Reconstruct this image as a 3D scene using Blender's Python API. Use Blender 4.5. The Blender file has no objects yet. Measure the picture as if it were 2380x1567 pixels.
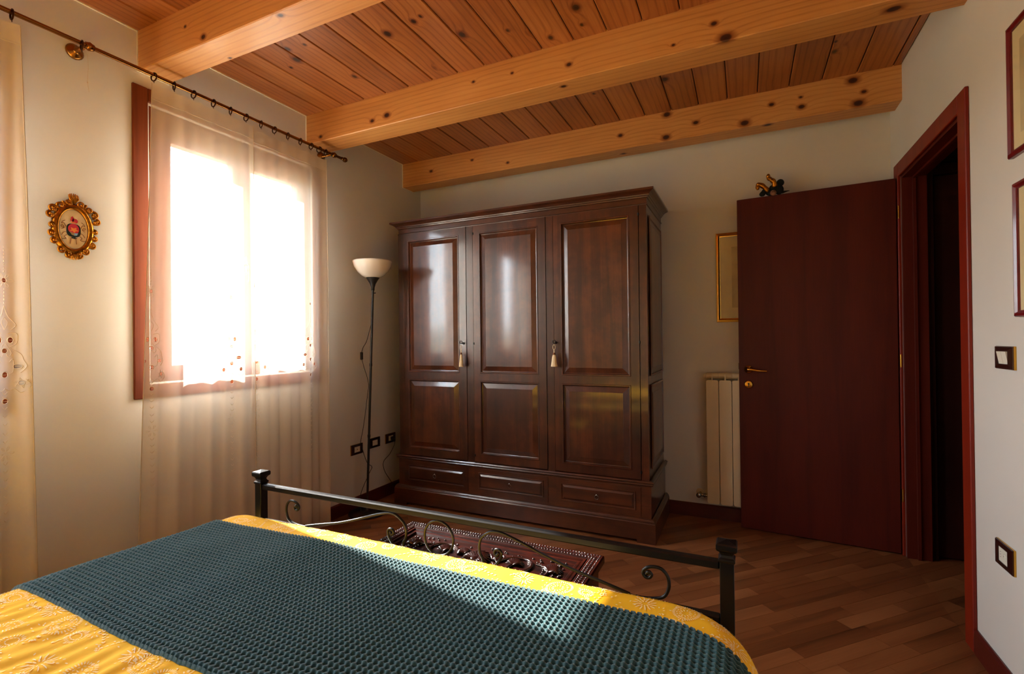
import bpy, math, random
import numpy as np
from math import sin, cos, pi, sqrt, atan2, radians
from mathutils import Matrix, Vector, noise
random.seed(7)
scene = bpy.context.scene
COL = scene.collection

# ------------------------------------------------------------------ camera
cd = bpy.data.cameras.new('camera'); cam = bpy.data.objects.new('camera', cd); COL.objects.link(cam)
cd.sensor_width = 36.0; cd.lens = 36.0 * 1143.2194 / 2380.0; cd.clip_start = 0.02
F_ = Vector((-0.42743862, 0.90402883, 0.00530027))
R_ = Vector((0.90395789, 0.42747148, -0.01132582))
U_ = R_.cross(F_)
M_ = Matrix((R_, U_, -F_)).transposed().to_4x4()
M_.translation = Vector((0, 0, 1.2277))
cam.matrix_world = M_
scene.camera = cam

# ------------------------------------------------------------------ world, sun, portals, exposure
world = bpy.data.worlds.new('sky'); scene.world = world; world.use_nodes = True
wn = world.node_tree.nodes; wl = world.node_tree.links
bg = wn['Background']
tc = wn.new('ShaderNodeTexCoord'); sp = wn.new('ShaderNodeSeparateXYZ'); rp = wn.new('ShaderNodeValToRGB')
wl.new(tc.outputs['Generated'], sp.inputs[0]); wl.new(sp.outputs['Z'], rp.inputs[0]); wl.new(rp.outputs[0], bg.inputs[0])
e = rp.color_ramp.elements
e[0].position = 0.0; e[0].color = (0.30, 0.29, 0.22, 1)
e[1].position = 0.04; e[1].color = (0.88, 0.95, 1.0, 1)
x_ = e.new(0.6); x_.color = (0.72, 0.86, 1.0, 1)
SKY = 17.0
bg.inputs[1].default_value = SKY
sd = bpy.data.lights.new('sun', 'SUN'); sd.energy = 30.0; sd.angle = radians(0.9); sd.color = (1.0, 0.95, 0.86)
sun = bpy.data.objects.new('sun', sd); COL.objects.link(sun)
el = radians(35.0)
sdir = Vector((cos(el) * 0.977, cos(el) * -0.213, -sin(el)))
sun.rotation_euler = sdir.to_track_quat('-Z', 'Y').to_euler(); sun.location = (-6, 2, 5)
for yc in (1.885, 0.34):                       # portals: they only guide the sky light through the two windows
    ld = bpy.data.lights.new('window_portal', 'AREA'); ld.shape = 'RECTANGLE'; ld.size = 1.25; ld.size_y = 1.0
    ld.cycles.is_portal = True
    lo = bpy.data.objects.new('window_portal', ld); COL.objects.link(lo)
    lo.location = (-2.70, yc, 1.70); lo.rotation_euler = (0, radians(-90), 0)
scene.view_settings.view_transform = 'Standard'; scene.view_settings.look = 'None'
scene.view_settings.gamma = 1.0; scene.view_settings.use_curve_mapping = False
scene.view_settings.exposure = 1.42
scene.cycles.use_denoising = True
scene.cycles.max_bounces = 10; scene.cycles.diffuse_bounces = 5; scene.cycles.glossy_bounces = 4
scene.cycles.transparent_max_bounces = 12; scene.cycles.transmission_bounces = 8
scene.cycles.sample_clamp_indirect = 8.0
scene.cycles.caustics_reflective = False; scene.cycles.caustics_refractive = False

# ------------------------------------------------------------------ room numbers (metres)
XL, XR, YB, YF, ZC = -2.584, 0.796, 3.598, -1.45, 2.711
BEAMS = [(1.349, 1.487, 2.5217), (2.341, 2.510, 2.5222), (3.347, 3.496, 2.517), (0.352, 0.500, 2.522), (-0.645, -0.497, 2.522)]

# ------------------------------------------------------------------ material helpers
def S(r, g, b):
    f = lambda c: (c / 255 / 12.92) if c / 255 <= 0.04045 else ((c / 255 + 0.055) / 1.055) ** 2.4
    return (f(r), f(g), f(b), 1.0)
class NT:
    def __init__(s, name):
        s.m = bpy.data.materials.new(name); s.m.use_nodes = True
        s.n = s.m.node_tree.nodes; s.l = s.m.node_tree.links
        s.b = s.n['Principled BSDF']; s.out = s.n['Material Output']
    def new(s, t, **kw):
        x = s.n.new('ShaderNode' + t)
        for k, v in kw.items(): setattr(x, k, v)
        return x
    def put(s, sock, v):
        if isinstance(v, bpy.types.NodeSocket): s.l.new(v, sock)
        elif v is not None: sock.default_value = v
    def math(s, op, a, b=None, c=None, clamp=False):
        x = s.new('Math', operation=op); x.use_clamp = clamp
        s.put(x.inputs[0], a); s.put(x.inputs[1], b) if b is not None else None
        if c is not None: s.put(x.inputs[2], c)
        return x.outputs[0]
    def vmath(s, op, a, b=None):
        x = s.new('VectorMath', operation=op); s.put(x.inputs[0], a)
        if b is not None: s.put(x.inputs[1], b)
        return x
    def xyz(s, a, b, c):
        x = s.new('CombineXYZ'); s.put(x.inputs[0], a); s.put(x.inputs[1], b); s.put(x.inputs[2], c); return x.outputs[0]
    def noise(s, v, scale, detail=4, rough=0.55, dist=0.0):
        x = s.new('TexNoise'); s.put(x.inputs['Vector'], v); x.inputs['Scale'].default_value = scale
        x.inputs['Detail'].default_value = detail; x.inputs['Roughness'].default_value = rough
        x.inputs['Distortion'].default_value = dist
        return x.outputs['Fac']
    def ramp(s, f, stops):
        x = s.new('ValToRGB'); s.put(x.inputs[0], f); el = x.color_ramp.elements
        while len(el) < len(stops): el.new(0.5)
        for i, (p, c) in enumerate(stops): el[i].position = p; el[i].color = c if len(c) == 4 else (*c, 1)
        return x.outputs[0]
    def mix(s, fac, a, b, mode='MIX'):
        x = s.new('Mix', data_type='RGBA', blend_type=mode)
        s.put(x.inputs[0], fac); s.put(x.inputs[6], a); s.put(x.inputs[7], b); return x.outputs[2]
    def bump(s, h, strength=0.2, dist=0.002):
        x = s.new('Bump'); x.inputs['Strength'].default_value = strength; x.inputs['Distance'].default_value = dist
        s.put(x.inputs['Height'], h); s.l.new(x.outputs[0], s.b.inputs['Normal'])
    def set(s, col=None, rough=None, metal=None, coat=None, coat_rough=None, spec=None, **kw):
        for k, v in (('Base Color', col), ('Roughness', rough), ('Metallic', metal), ('Coat Weight', coat), ('Coat Roughness', coat_rough), ('Specular IOR Level', spec)):
            if v is not None: s.put(s.b.inputs[k], v)
        return s
MATS = {}
def plain(name, rgb, rough=0.5, metal=0.0, var=0.06, nscale=8.0, bump=0.0, coat=0.0, spec=0.5):
    if name in MATS: return MATS[name]
    t = NT(name); c = S(*rgb)
    tcn = t.new('TexCoord'); n = t.noise(tcn.outputs['Object'], nscale, 5)
    lo = tuple(x * (1 - var) for x in c[:3]) + (1,); hi = tuple(min(1, x * (1 + var)) for x in c[:3]) + (1,)
    t.set(t.ramp(n, [(0.3, lo), (0.7, hi)]), rough, metal, coat, 0.1, spec)
    if bump: t.bump(t.noise(tcn.outputs['Object'], nscale * 12, 3), bump, 0.001)
    MATS[name] = t.m; return t.m
def wood(name, dark, mid, light, axis='X', rough=0.45, coat=0.0, knots=(), vknots=False, tint=False, freq=26.0, contrast=1.0, blotch=0.0, bump=0.15, rnd=True, coat_rough=0.12, seg=0.0, spec=0.5):
    """Procedural timber in scene coordinates: grain runs along 'axis' ('X','Y','Z' or 'D' for the 45 degree floor)."""
    t = NT(name)
    geo = t.new('NewGeometry'); sep = t.new('SeparateXYZ'); t.put(sep.inputs[0], geo.outputs['Position'])
    X, Y, Z = sep.outputs
    if axis == 'D':
        along = t.math('MULTIPLY', t.math('ADD', X, Y), 0.7071); c1 = t.math('MULTIPLY', t.math('SUBTRACT', X, Y), 0.7071); c2 = Z
    elif axis == 'X': along, c1, c2 = X, Y, Z
    elif axis == 'Y': along, c1, c2 = Y, X, Z
    else: along, c1, c2 = Z, X, Y
    if rnd:
        oi = t.new('ObjectInfo'); r = oi.outputs['Random']
        if tint:
            at = t.new('Attribute'); at.attribute_name = 'tint'; r = at.outputs['Fac']
        off = t.math('MULTIPLY', r, 17.3)
        along_o = t.math('ADD', along, off)
    else: along_o = along; r = None
    v = t.xyz(t.math('MULTIPLY', along_o, 0.55), t.math('MULTIPLY', c1, 7.0), t.math('MULTIPLY', c2, 7.0))
    warp = t.noise(v, 1.6, 3, 0.5)
    kd = None
    if knots:
        for (kx, ky, kz, kr) in knots:
            kr = kr*0.72
            d = t.vmath('SUBTRACT', geo.outputs['Position'], (kx, ky, kz))
            st = {'X': (0.7, 1, 1), 'Y': (1, 0.7, 1), 'Z': (1, 1, 0.7)}.get(axis, (1, 1, 1))
            d = t.vmath('MULTIPLY', d.outputs[0], tuple(q / kr for q in st))
            L = t.vmath('LENGTH', d.outputs[0]).outputs['Value']
            kd = L if kd is None else t.math('MINIMUM', kd, L)
    if vknots:
        vv = t.new('TexVoronoi'); vv.feature = 'F1'; vv.inputs['Scale'].default_value = 1.0
        t.put(vv.inputs['Vector'], t.xyz(t.math('MULTIPLY', along_o, 2.6), t.math('MULTIPLY', c1, 5.5), t.math('MULTIPLY', c2, 5.5)))
        cr = t.new('SeparateXYZ'); t.put(cr.inputs[0], vv.outputs['Color'])
        sz = t.math('MULTIPLY_ADD', cr.outputs[0], 0.05, 0.012)
        keep = t.math('GREATER_THAN', cr.outputs[1], 0.62)
        dd = t.math('DIVIDE', vv.outputs['Distance'], t.math('MULTIPLY_ADD', t.math('MULTIPLY', sz, keep), 1.0, 0.0001))
        kd = dd if kd is None else t.math('MINIMUM', kd, dd)
    # latewood lines
    ph = t.math('MULTIPLY_ADD', warp, 9.0, t.math('MULTIPLY', t.math('ADD', c1, t.math('MULTIPLY', c2, 1.3)), freq * 6.2))
    if kd is not None:
        near = t.math('POWER', 2.718, t.math('MULTIPLY', kd, -0.55))
        ph = t.math('MULTIPLY_ADD', near, 14.0, ph)
    lines = t.math('MULTIPLY_ADD', t.math('SINE', ph), 0.5, 0.5)
    lines = t.math('POWER', lines, 5.0)
    v2 = t.xyz(t.math('MULTIPLY', along_o, 6.0), t.math('MULTIPLY', c1, 160.0), t.math('MULTIPLY', c2, 160.0))
    fine = t.noise(v2, 1.0, 3, 0.6)
    v3 = t.xyz(t.math('MULTIPLY', along_o, 0.9), t.math('MULTIPLY', c1, 5.0), t.math('MULTIPLY', c2, 5.0))
    broad = t.noise(v3, 1.3, 4, 0.55)
    f = t.math('MULTIPLY_ADD', lines, -0.30 * contrast, t.math('MULTIPLY_ADD', t.math('SUBTRACT', fine, 0.5), 0.6 * contrast, t.math('MULTIPLY_ADD', t.math('SUBTRACT', broad, 0.5), 1.1 * contrast, 0.58)))
    if r is not None: f = t.math('ADD', f, t.math('MULTIPLY_ADD', r, 0.34 * contrast + (0.3 if tint else 0), -0.17 * contrast - (0.15 if tint else 0)))
    if seg:
        sv = t.new('TexVoronoi'); sv.feature = 'F1'; sv.voronoi_dimensions = '1D'; sv.inputs['Scale'].default_value = seg
        t.put(sv.inputs['W'], t.math('ADD', c1, 0.013)); sc_ = t.new('SeparateXYZ'); t.put(sc_.inputs[0], sv.outputs['Color'])
        f = t.math('MULTIPLY_ADD', t.math('SUBTRACT', sc_.outputs[0], 0.5), 0.16, f)
    if blotch:
        bn = t.noise(geo.outputs['Position'], 7.0, 5, 0.65)
        f = t.math('MULTIPLY_ADD', t.math('SUBTRACT', bn, 0.5), blotch, f)
    col = t.ramp(f, [(0.05, S(*dark)), (0.5, S(*mid)), (0.95, S(*light))])
    if kd is not None:
        kc = t.ramp(t.math('MULTIPLY', kd, 0.25), [(0.0, (0.035, 0.012, 0.005, 1)), (0.20, (0.10, 0.032, 0.012, 1)), (0.27, (0.45, 0.30, 0.20, 1)), (0.55, (1, 1, 1, 1))])
        col = t.mix(1.0, col, kc, 'MULTIPLY')
    t.set(col, rough, 0.0, coat, coat_rough, spec)
    if bump: t.bump(t.math('ADD', lines, fine), bump, 0.0006)
    MATS[name] = t.m
    return t.m

# ------------------------------------------------------------------ mesh helpers
class MB:
    def __init__(s): s.v = []; s.f = []; s.sm = []; s.xf = None; s.uv = None; s.tint = []
    def add(s, vs, fs, smooth=False):
        o = len(s.v)
        s.v += [tuple(s.xf(*p)) for p in vs] if s.xf else [tuple(p) for p in vs]
        s.f += [tuple(i + o for i in f) for f in fs]; s.sm += [smooth] * len(fs); return s
    def box(s, x0, x1, y0, y1, z0, z1):
        return s.add([(x0,y0,z0),(x1,y0,z0),(x1,y1,z0),(x0,y1,z0),(x0,y0,z1),(x1,y0,z1),(x1,y1,z1),(x0,y1,z1)],
                     [(0,3,2,1),(4,5,6,7),(0,1,5,4),(1,2,6,5),(2,3,7,6),(3,0,4,7)])
    def chbox(s, x0, x1, y0, y1, z0, z1, c=0.004):
        """box with all edges chamfered"""
        X, Y, Z = (x0, x1), (y0, y1), (z0, z1); vs = []; idx = {}
        for i in (0, 1):
            for j in (0, 1):
                for k in (0, 1):
                    sx, sy, sz = (1 - 2*i) * c, (1 - 2*j) * c, (1 - 2*k) * c
                    for a, p in enumerate(((X[i], Y[j]+sy, Z[k]+sz), (X[i]+sx, Y[j], Z[k]+sz), (X[i]+sx, Y[j]+sy, Z[k]))):
                        idx[(i,j,k,a)] = len(vs); vs.append(p)
        fs = []
        g = lambda i,j,k,a: idx[(i,j,k,a)]
        for i in (0,1): fs.append([g(i,0,0,0), g(i,1,0,0), g(i,1,1,0), g(i,0,1,0)])
        for j in (0,1): fs.append([g(0,j,0,1), g(1,j,0,1), g(1,j,1,1), g(0,j,1,1)])
        for k in (0,1): fs.append([g(0,0,k,2), g(1,0,k,2), g(1,1,k,2), g(0,1,k,2)])
        for j in (0,1):
            for k in (0,1): fs.append([g(0,j,k,1), g(1,j,k,1), g(1,j,k,2), g(0,j,k,2)])
        for i in (0,1):
            for k in (0,1): fs.append([g(i,0,k,0), g(i,1,k,0), g(i,1,k,2), g(i,0,k,2)])
        for i in (0,1):
            for j in (0,1): fs.append([g(i,j,0,0), g(i,j,1,0), g(i,j,1,1), g(i,j,0,1)])
        for i in (0,1):
            for j in (0,1):
                for k in (0,1): fs.append([g(i,j,k,0), g(i,j,k,1), g(i,j,k,2)])
        return s.add(vs, fs)
    def loft(s, rings, closed=True, cap=True, smooth=False):
        n = len(rings[0]); vs = [p for r in rings for p in r]; fs = []
        m = n if closed else n - 1
        for i in range(len(rings) - 1):
            for j in range(m):
                k = (j + 1) % n; fs.append((i*n+j, i*n+k, (i+1)*n+k, (i+1)*n+j))
        s.add(vs, fs, smooth)
        if cap and closed:
            s.add(rings[0], [tuple(range(n))[::-1]]); s.add(rings[-1], [tuple(range(n))])
        return s
    def lathe(s, prof, c=(0,0,0), n=24, axis='z', smooth=True, sx=1.0, sy=1.0):
        rings = []
        for r, z in prof:
            ring = []
            for i in range(n):
                a = 2*pi*i/n; u, v = r*cos(a)*sx, r*sin(a)*sy
                p = {'z': (u, v, z), 'x': (z, u, v), 'y': (u, z, v)}[axis]
                ring.append((c[0]+p[0], c[1]+p[1], c[2]+p[2]))
            rings.append(ring)
        return s.loft(rings, True, True, smooth)
    def sphere(s, c, r, n=12, m=8):
        rr = r if isinstance(r, (tuple, list)) else (r, r, r); rings = []
        for i in range(1, m):
            t = pi*i/m
            rings.append([(c[0]+rr[0]*sin(t)*cos(2*pi*j/n), c[1]+rr[1]*sin(t)*sin(2*pi*j/n), c[2]-rr[2]*cos(t)) for j in range(n)])
        vs = [p for r_ in rings for p in r_] + [(c[0], c[1], c[2]-rr[2]), (c[0], c[1], c[2]+rr[2])]; fs = []
        for i in range(m-2):
            for j in range(n):
                k = (j+1) % n; fs.append((i*n+j, i*n+k, (i+1)*n+k, (i+1)*n+j))
        b, tp = len(vs)-2, len(vs)-1
        for j in range(n): fs.append((b, (j+1) % n, j)); fs.append((tp, (m-2)*n+j, (m-2)*n+(j+1) % n))
        return s.add(vs, fs, True)
    def tube(s, path, r, n=8, smooth=True, closed=False, flat=None):
        P = [Vector(p) for p in path]; N = len(P); rr = r if isinstance(r, (list, tuple)) else [r]*N
        T = []
        for i in range(N):
            a = P[(i-1) % N] if (closed or i > 0) else P[0]; b = P[(i+1) % N] if (closed or i < N-1) else P[-1]
            d = (b - a); T.append(d.normalized() if d.length > 1e-9 else Vector((0,0,1)))
        up = Vector((0,0,1)) if abs(T[0].z) < 0.9 else Vector((1,0,0))
        nv = (up - T[0]*up.dot(T[0])).normalized(); rings = []
        for i in range(N):
            nv = (nv - T[i]*nv.dot(T[i])); nv = nv.normalized() if nv.length > 1e-6 else T[i].orthogonal().normalized()
            bv = T[i].cross(nv)
            rings.append([tuple(P[i] + (nv*cos(2*pi*j/n) + bv*sin(2*pi*j/n))*rr[i]) for j in range(n)])
        if closed: rings.append(rings[0])
        return s.loft(rings, True, not closed, smooth)
    def grid(s, nu, nv, fn, smooth=True):
        vs = [fn(i/nu, j/nv) for i in range(nu+1) for j in range(nv+1)]
        fs = [(i*(nv+1)+j, (i+1)*(nv+1)+j, (i+1)*(nv+1)+j+1, i*(nv+1)+j+1) for i in range(nu) for j in range(nv)]
        return s.add(vs, fs, smooth)
def spline(pts, k=6, closed=False):
    """Catmull-Rom through points"""
    P = [Vector(p) for p in pts]; n = len(P); out = []
    rng = range(n if closed else n-1)
    for i in rng:
        p0 = P[(i-1) % n] if (closed or i > 0) else P[0]; p1 = P[i]; p2 = P[(i+1) % n]
        p3 = P[(i+2) % n] if (closed or i+2 < n) else P[-1]
        for j in range(k):
            t = j/k
            out.append(0.5*((2*p1) + (p2-p0)*t + (2*p0-5*p1+4*p2-p3)*t*t + (3*p1-p0-3*p2+p3)*t**3))
    if not closed: out.append(P[-1])
    return [tuple(p) for p in out]
WLOC = {}
def wl_of(o): return WLOC.get(o.name, Vector((0,0,0)))
def obj(name, mb, mat, parent=None, bevel=0.0, origin=None, seg=2, recalc=True, subsurf=0):
    me = bpy.data.meshes.new(name)
    if parent is not None: org = wl_of(parent)
    elif origin is not None: org = Vector(origin)
    else:
        A = np.array(mb.v); lo, hi = A.min(0), A.max(0); org = Vector(((lo[0]+hi[0])/2, (lo[1]+hi[1])/2, lo[2]))
    A = np.array(mb.v, dtype=float) - np.array(org)
    me.from_pydata(A.tolist(), [], mb.f)
    me.polygons.foreach_set('use_smooth', mb.sm)
    if mb.uv:
        ul = me.uv_layers.new(name='UVMap')
        li = np.empty(len(me.loops), dtype=np.int32); me.loops.foreach_get('vertex_index', li)
        ul.data.foreach_set('uv', np.array(mb.uv)[li].astype(np.float32).ravel())
    if mb.tint:
        at = me.attributes.new('tint', 'FLOAT', 'FACE'); at.data.foreach_set('value', mb.tint)
    me.update()
    if recalc:
        import bmesh
        bm = bmesh.new(); bm.from_mesh(me); bmesh.ops.recalc_face_normals(bm, faces=bm.faces); bm.to_mesh(me); bm.free()
    ms = mat if isinstance(mat, (list, tuple)) else [mat]
    for m in ms: me.materials.append(m)
    o = bpy.data.objects.new(name, me); COL.objects.link(o)
    if parent is not None: o.parent = parent
    else: o.location = org
    WLOC[o.name] = org
    if bevel:
        b = o.modifiers.new('bevel', 'BEVEL'); b.width = bevel; b.segments = seg; b.limit_method = 'ANGLE'; b.angle_limit = radians(40)
        b.harden_normals = False
    return o
def thing(name, label, cat, loc, group=None):
    o = bpy.data.objects.new(name, None); COL.objects.link(o); o.location = loc; o.empty_display_size = 0.1
    WLOC[o.name] = Vector(loc); return tag(o, label, cat, group)
def tag(o, label=None, cat=None, group=None, kind=None):
    if label: o['label'] = label
    if cat: o['category'] = cat
    if group: o['group'] = group
    if kind: o['kind'] = kind
    return o
def struct(name, mb=None, mat=None, origin=(0,0,0), label=None, **kw):
    if mb is None:
        o = bpy.data.objects.new(name, None); COL.objects.link(o); o.location = origin; WLOC[o.name] = Vector(origin)
    else: o = obj(name, mb, mat, None, origin=origin, **kw)
    return tag(o, label=label, kind='structure')

# ------------------------------------------------------------------ materials
def wall_mat():
    t = NT('cream_plaster'); g = t.new('NewGeometry')
    n = t.noise(g.outputs['Position'], 1.2, 4); n2 = t.noise(g.outputs['Position'], 220, 3)
    t.set(t.ramp(n, [(0.3, S(212, 207, 197)), (0.7, S(219, 214, 205))]), 0.9, spec=0.2)
    t.bump(n2, 0.25, 0.0008); return t.m
M_WALL = wall_mat()
kn3 = [(-.442,3.347,2.692,.020),(-.449,3.347,2.543,.020),(-.265,3.347,2.603,.015),(-.748,3.347,2.611,.014),(.017,3.347,2.544,.022),(.164,3.347,2.626,.013),(.32,3.347,2.58,.016),(.573,3.347,2.675,.022),(.597,3.347,2.541,.022),(.624,3.347,2.60,.012),(.317,3.347,2.637,.008),(-2.296,3.347,2.61,.012),(-1.911,3.347,2.637,.010),(-1.602,3.347,2.566,.010),(-.748,3.437,2.517,.014),(.143,3.371,2.517,.018)]
kn2 = [(-.776,2.341,2.598,.012),(-.105,2.341,2.611,.012),(-.058,2.341,2.535,.024),(-.277,2.341,2.562,.007),(-2.031,2.341,2.568,.013),(-1.919,2.341,2.579,.018),(-2.457,2.341,2.551,.011),(-1.323,2.341,2.64,.008),(-1.089,2.341,2.631,.007),(-.822,2.391,2.5222,.013),(.551,2.411,2.5222,.024)]
kn1 = [(-2.095,1.349,2.549,.013),(-2.22,1.349,2.629,.007),(-1.645,1.369,2.5217,.012),(-2.097,1.473,2.5217,.007),(-1.0,1.349,2.6,.014)]
PINE = ((166, 102, 48), (206, 142, 76), (226, 168, 100))
M_BEAM = [wood('pine_beam_%s' % n, *PINE, axis='X', rough=0.5, knots=k, freq=30, contrast=0.7, coat=0.15, rnd=False) for n, k in (('near', kn1), ('middle', kn2), ('far', kn3))]
knp = [(-1.322,1.854),(-1.372,1.87),(-1.541,1.89),(-1.966,1.776),(-2.072,1.764),(-2.11,1.852),(-2.196,1.891),(-1.956,2.113),(-1.222,2.056),(-1.009,2.124),(-.844,2.269),(-.665,2.113),(-.677,2.241),(-.412,2.362),(-.352,2.475),(.433,2.938),(.443,3.038),(-.396,2.927),(-.807,2.903)]
M_PLANK = wood('pine_plank', (104, 54, 24), (154, 88, 42), (186, 120, 64), axis='Y', rough=0.38, coat=0.3, knots=[(a, b, ZC, 0.009 + 0.006*(i % 3)) for i, (a, b) in enumerate(knp)], vknots=True, freq=30, contrast=0.8)
M_FLOOR = wood('oak_parquet', (84, 46, 24), (130, 77, 42), (160, 103, 61), axis='D', rough=0.36, coat=0.15, tint=True, freq=8, contrast=0.6)
M_DOOR = wood('mahogany_door', (56, 13, 7), (78, 21, 10), (98, 31, 15), axis='Z', rough=0.5, freq=6, contrast=0.5, bump=0.05, coat=0.0, spec=0.25)
M_TRIM = wood('mahogany_trim', (92, 19, 6), (122, 30, 9), (144, 43, 14), axis='Z', rough=0.42, freq=6, contrast=0.5, bump=0.05, coat=0.0, spec=0.3)
M_BASEB = wood('mahogany_skirting', (58, 14, 8), (78, 20, 11), (96, 28, 14), axis='X', rough=0.4, freq=6, contrast=0.5, bump=0.05, coat=0.15)
M_WINF = wood('window_wood', (76, 30, 9), (104, 43, 13), (128, 60, 22), axis='Z', rough=0.5, freq=9, contrast=0.6, coat=0.0, spec=0.2)
M_WARD = wood('wardrobe_walnut', (34, 15, 7), (66, 31, 15), (106, 54, 26), axis='Z', rough=0.34, freq=5, contrast=0.6, blotch=0.9, bump=0.04, coat=0.8, coat_rough=0.10, seg=14.0)
M_WARDX = wood('wardrobe_walnut_crosswise', (34, 15, 7), (62, 29, 14), (98, 49, 24), axis='X', rough=0.34, freq=5, contrast=0.6, blotch=0.8, bump=0.04, coat=0.8, coat_rough=0.12)
M_CHEST = wood('chest_rosewood', (14, 2, 1), (38, 8, 3), (98, 28, 8), axis='X', rough=0.3, freq=12, contrast=0.9, blotch=0.7, bump=0.1, coat=0.12, coat_rough=0.05, spec=0.2)
M_CARVE = plain('chest_carving', (30, 7, 5), 0.2, var=0.3, nscale=30, coat=1.0)
M_IRON = plain('black_iron', (6, 7, 9), 0.34, 0.0, var=0.2, coat=0.0, spec=0.4)
M_BLACK = plain('black_plastic', (14, 14, 14), 0.45)
M_BRASS = plain('polished_brass', (212, 160, 66), 0.18, 1.0, var=0.12, nscale=20)
M_GOLD = plain('antique_gold', (168, 106, 30), 0.28, 1.0, var=0.5, nscale=60)
M_ROD = plain('aged_brass', (150, 100, 46), 0.26, 1.0, var=0.15, nscale=20)
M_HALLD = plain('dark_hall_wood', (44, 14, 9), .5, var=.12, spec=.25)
M_BRONZE = plain('dark_bronze', (66, 36, 16), 0.35, 1.0, var=0.2)
M_GOLDF = plain('gold_picture_moulding', (222, 180, 100), 0.15, 1.0, var=0.1)
M_WHITE = plain('white_plastic', (228, 222, 204), 0.4, var=0.02)
M_RAD = plain('radiator_enamel', (214, 196, 160), 0.35, var=0.02)
M_CHROME = plain('chrome', (170, 168, 164), 0.2, 1.0)
M_BROWNP = plain('brown_plate', (42, 10, 6), 0.3, coat=0.4)
M_RED = plain('red_lacquer', (104, 6, 14), 0.35, var=0.15, coat=0.3)
M_MAT = plain('cream_mount', (226, 208, 158), 0.8)
M_TASSEL = plain('cream_silk', (236, 214, 170), 0.7, var=0.12, nscale=90)
M_DARK = plain('shadow_gap', (10, 6, 4), 0.8)
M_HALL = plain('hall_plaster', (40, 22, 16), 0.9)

def glass_mat(name='window_glass'):
    t = NT(name); t.n.remove(t.b)
    tr = t.new('BsdfTransparent'); gl = t.new('BsdfGlossy'); gl.inputs['Roughness'].default_value = 0.02
    fr = t.new('Fresnel'); fr.inputs[0].default_value = 1.45
    ms = t.new('MixShader'); g_ = t.new('NewGeometry'); t.l.new(t.math('MULTIPLY', fr.outputs[0], t.math('SUBTRACT', 1.0, g_.outputs['Backfacing'])), ms.inputs[0]); t.l.new(tr.outputs[0], ms.inputs[1]); t.l.new(gl.outputs[0], ms.inputs[2])
    t.l.new(ms.outputs[0], t.out.inputs[0]); return t.m
M_GLASS = glass_mat()
# cutwork holes of the embroidered motif: (dy, z, ry, rz)
HOLES = [(0,1.469,.007,.008),(-.017,1.247,.007,.010),(.017,1.247,.007,.010),(0,1.207,.009,.008),(-.034,1.148,.009,.008),(.034,1.148,.009,.008),(0,1.118,.009,.010),(-.042,1.086,.006,.009),(.042,1.086,.006,.009),(0,1.020,.009,.009)]
def sheer(name, cols, alpha=0.64):
    t = NT(name); t.n.remove(t.b)
    uv = t.new('UVMap'); sp_ = t.new('SeparateXYZ'); t.put(sp_.inputs[0], uv.outputs[0]); U, V = sp_.outputs[0], sp_.outputs[1]
    loc = t.math('SUBTRACT', U, cols[0])
    for a, b in zip(cols, cols[1:]):
        loc = t.math('MULTIPLY_ADD', t.math('GREATER_THAN', U, (a+b)/2), -(b-a), loc)
    md = None
    for dy, z, ry, rz in HOLES:
        dx_ = t.math('DIVIDE', t.math('SUBTRACT', loc, dy), ry); dz_ = t.math('DIVIDE', t.math('SUBTRACT', V, z), rz)
        d = t.math('ADD', t.math('MULTIPLY', dx_, dx_), t.math('MULTIPLY', dz_, dz_)); md = d if md is None else t.math('MINIMUM', md, d)
    hole = t.math('LESS_THAN', md, 1.0)
    # fine linen weave and thicker header hem
    wv = t.noise(t.xyz(t.math('MULTIPLY', U, 60.0), t.math('MULTIPLY', V, 900.0), 0.0), 1.0, 2)
    wv2 = t.noise(t.xyz(t.math('MULTIPLY', U, 900.0), t.math('MULTIPLY', V, 60.0), 0.0), 1.0, 2)
    hem = t.math('GREATER_THAN', V, 2.362)
    al = t.math('ADD', alpha - 0.03, t.math('MULTIPLY', t.math('ADD', wv, wv2), 0.03))
    al = t.math('MULTIPLY_ADD', hem, 0.14, al)
    al = t.math('MULTIPLY', al, t.math('SUBTRACT', 1.0, hole), clamp=True)
    df = t.new('BsdfDiffuse'); df.inputs[0].default_value = S(240, 230, 214)
    tl = t.new('BsdfTranslucent'); tl.inputs[0].default_value = S(246, 236, 220)
    m1 = t.new('MixShader'); m1.inputs[0].default_value = 0.13; t.l.new(df.outputs[0], m1.inputs[1]); t.l.new(tl.outputs[0], m1.inputs[2])
    tr = t.new('BsdfTransparent'); m2 = t.new('MixShader'); t.l.new(al, m2.inputs[0]); t.l.new(tr.outputs[0], m2.inputs[1]); t.l.new(m1.outputs[0], m2.inputs[2])
    t.l.new(m2.outputs[0], t.out.inputs[0]); return t.m

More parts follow.
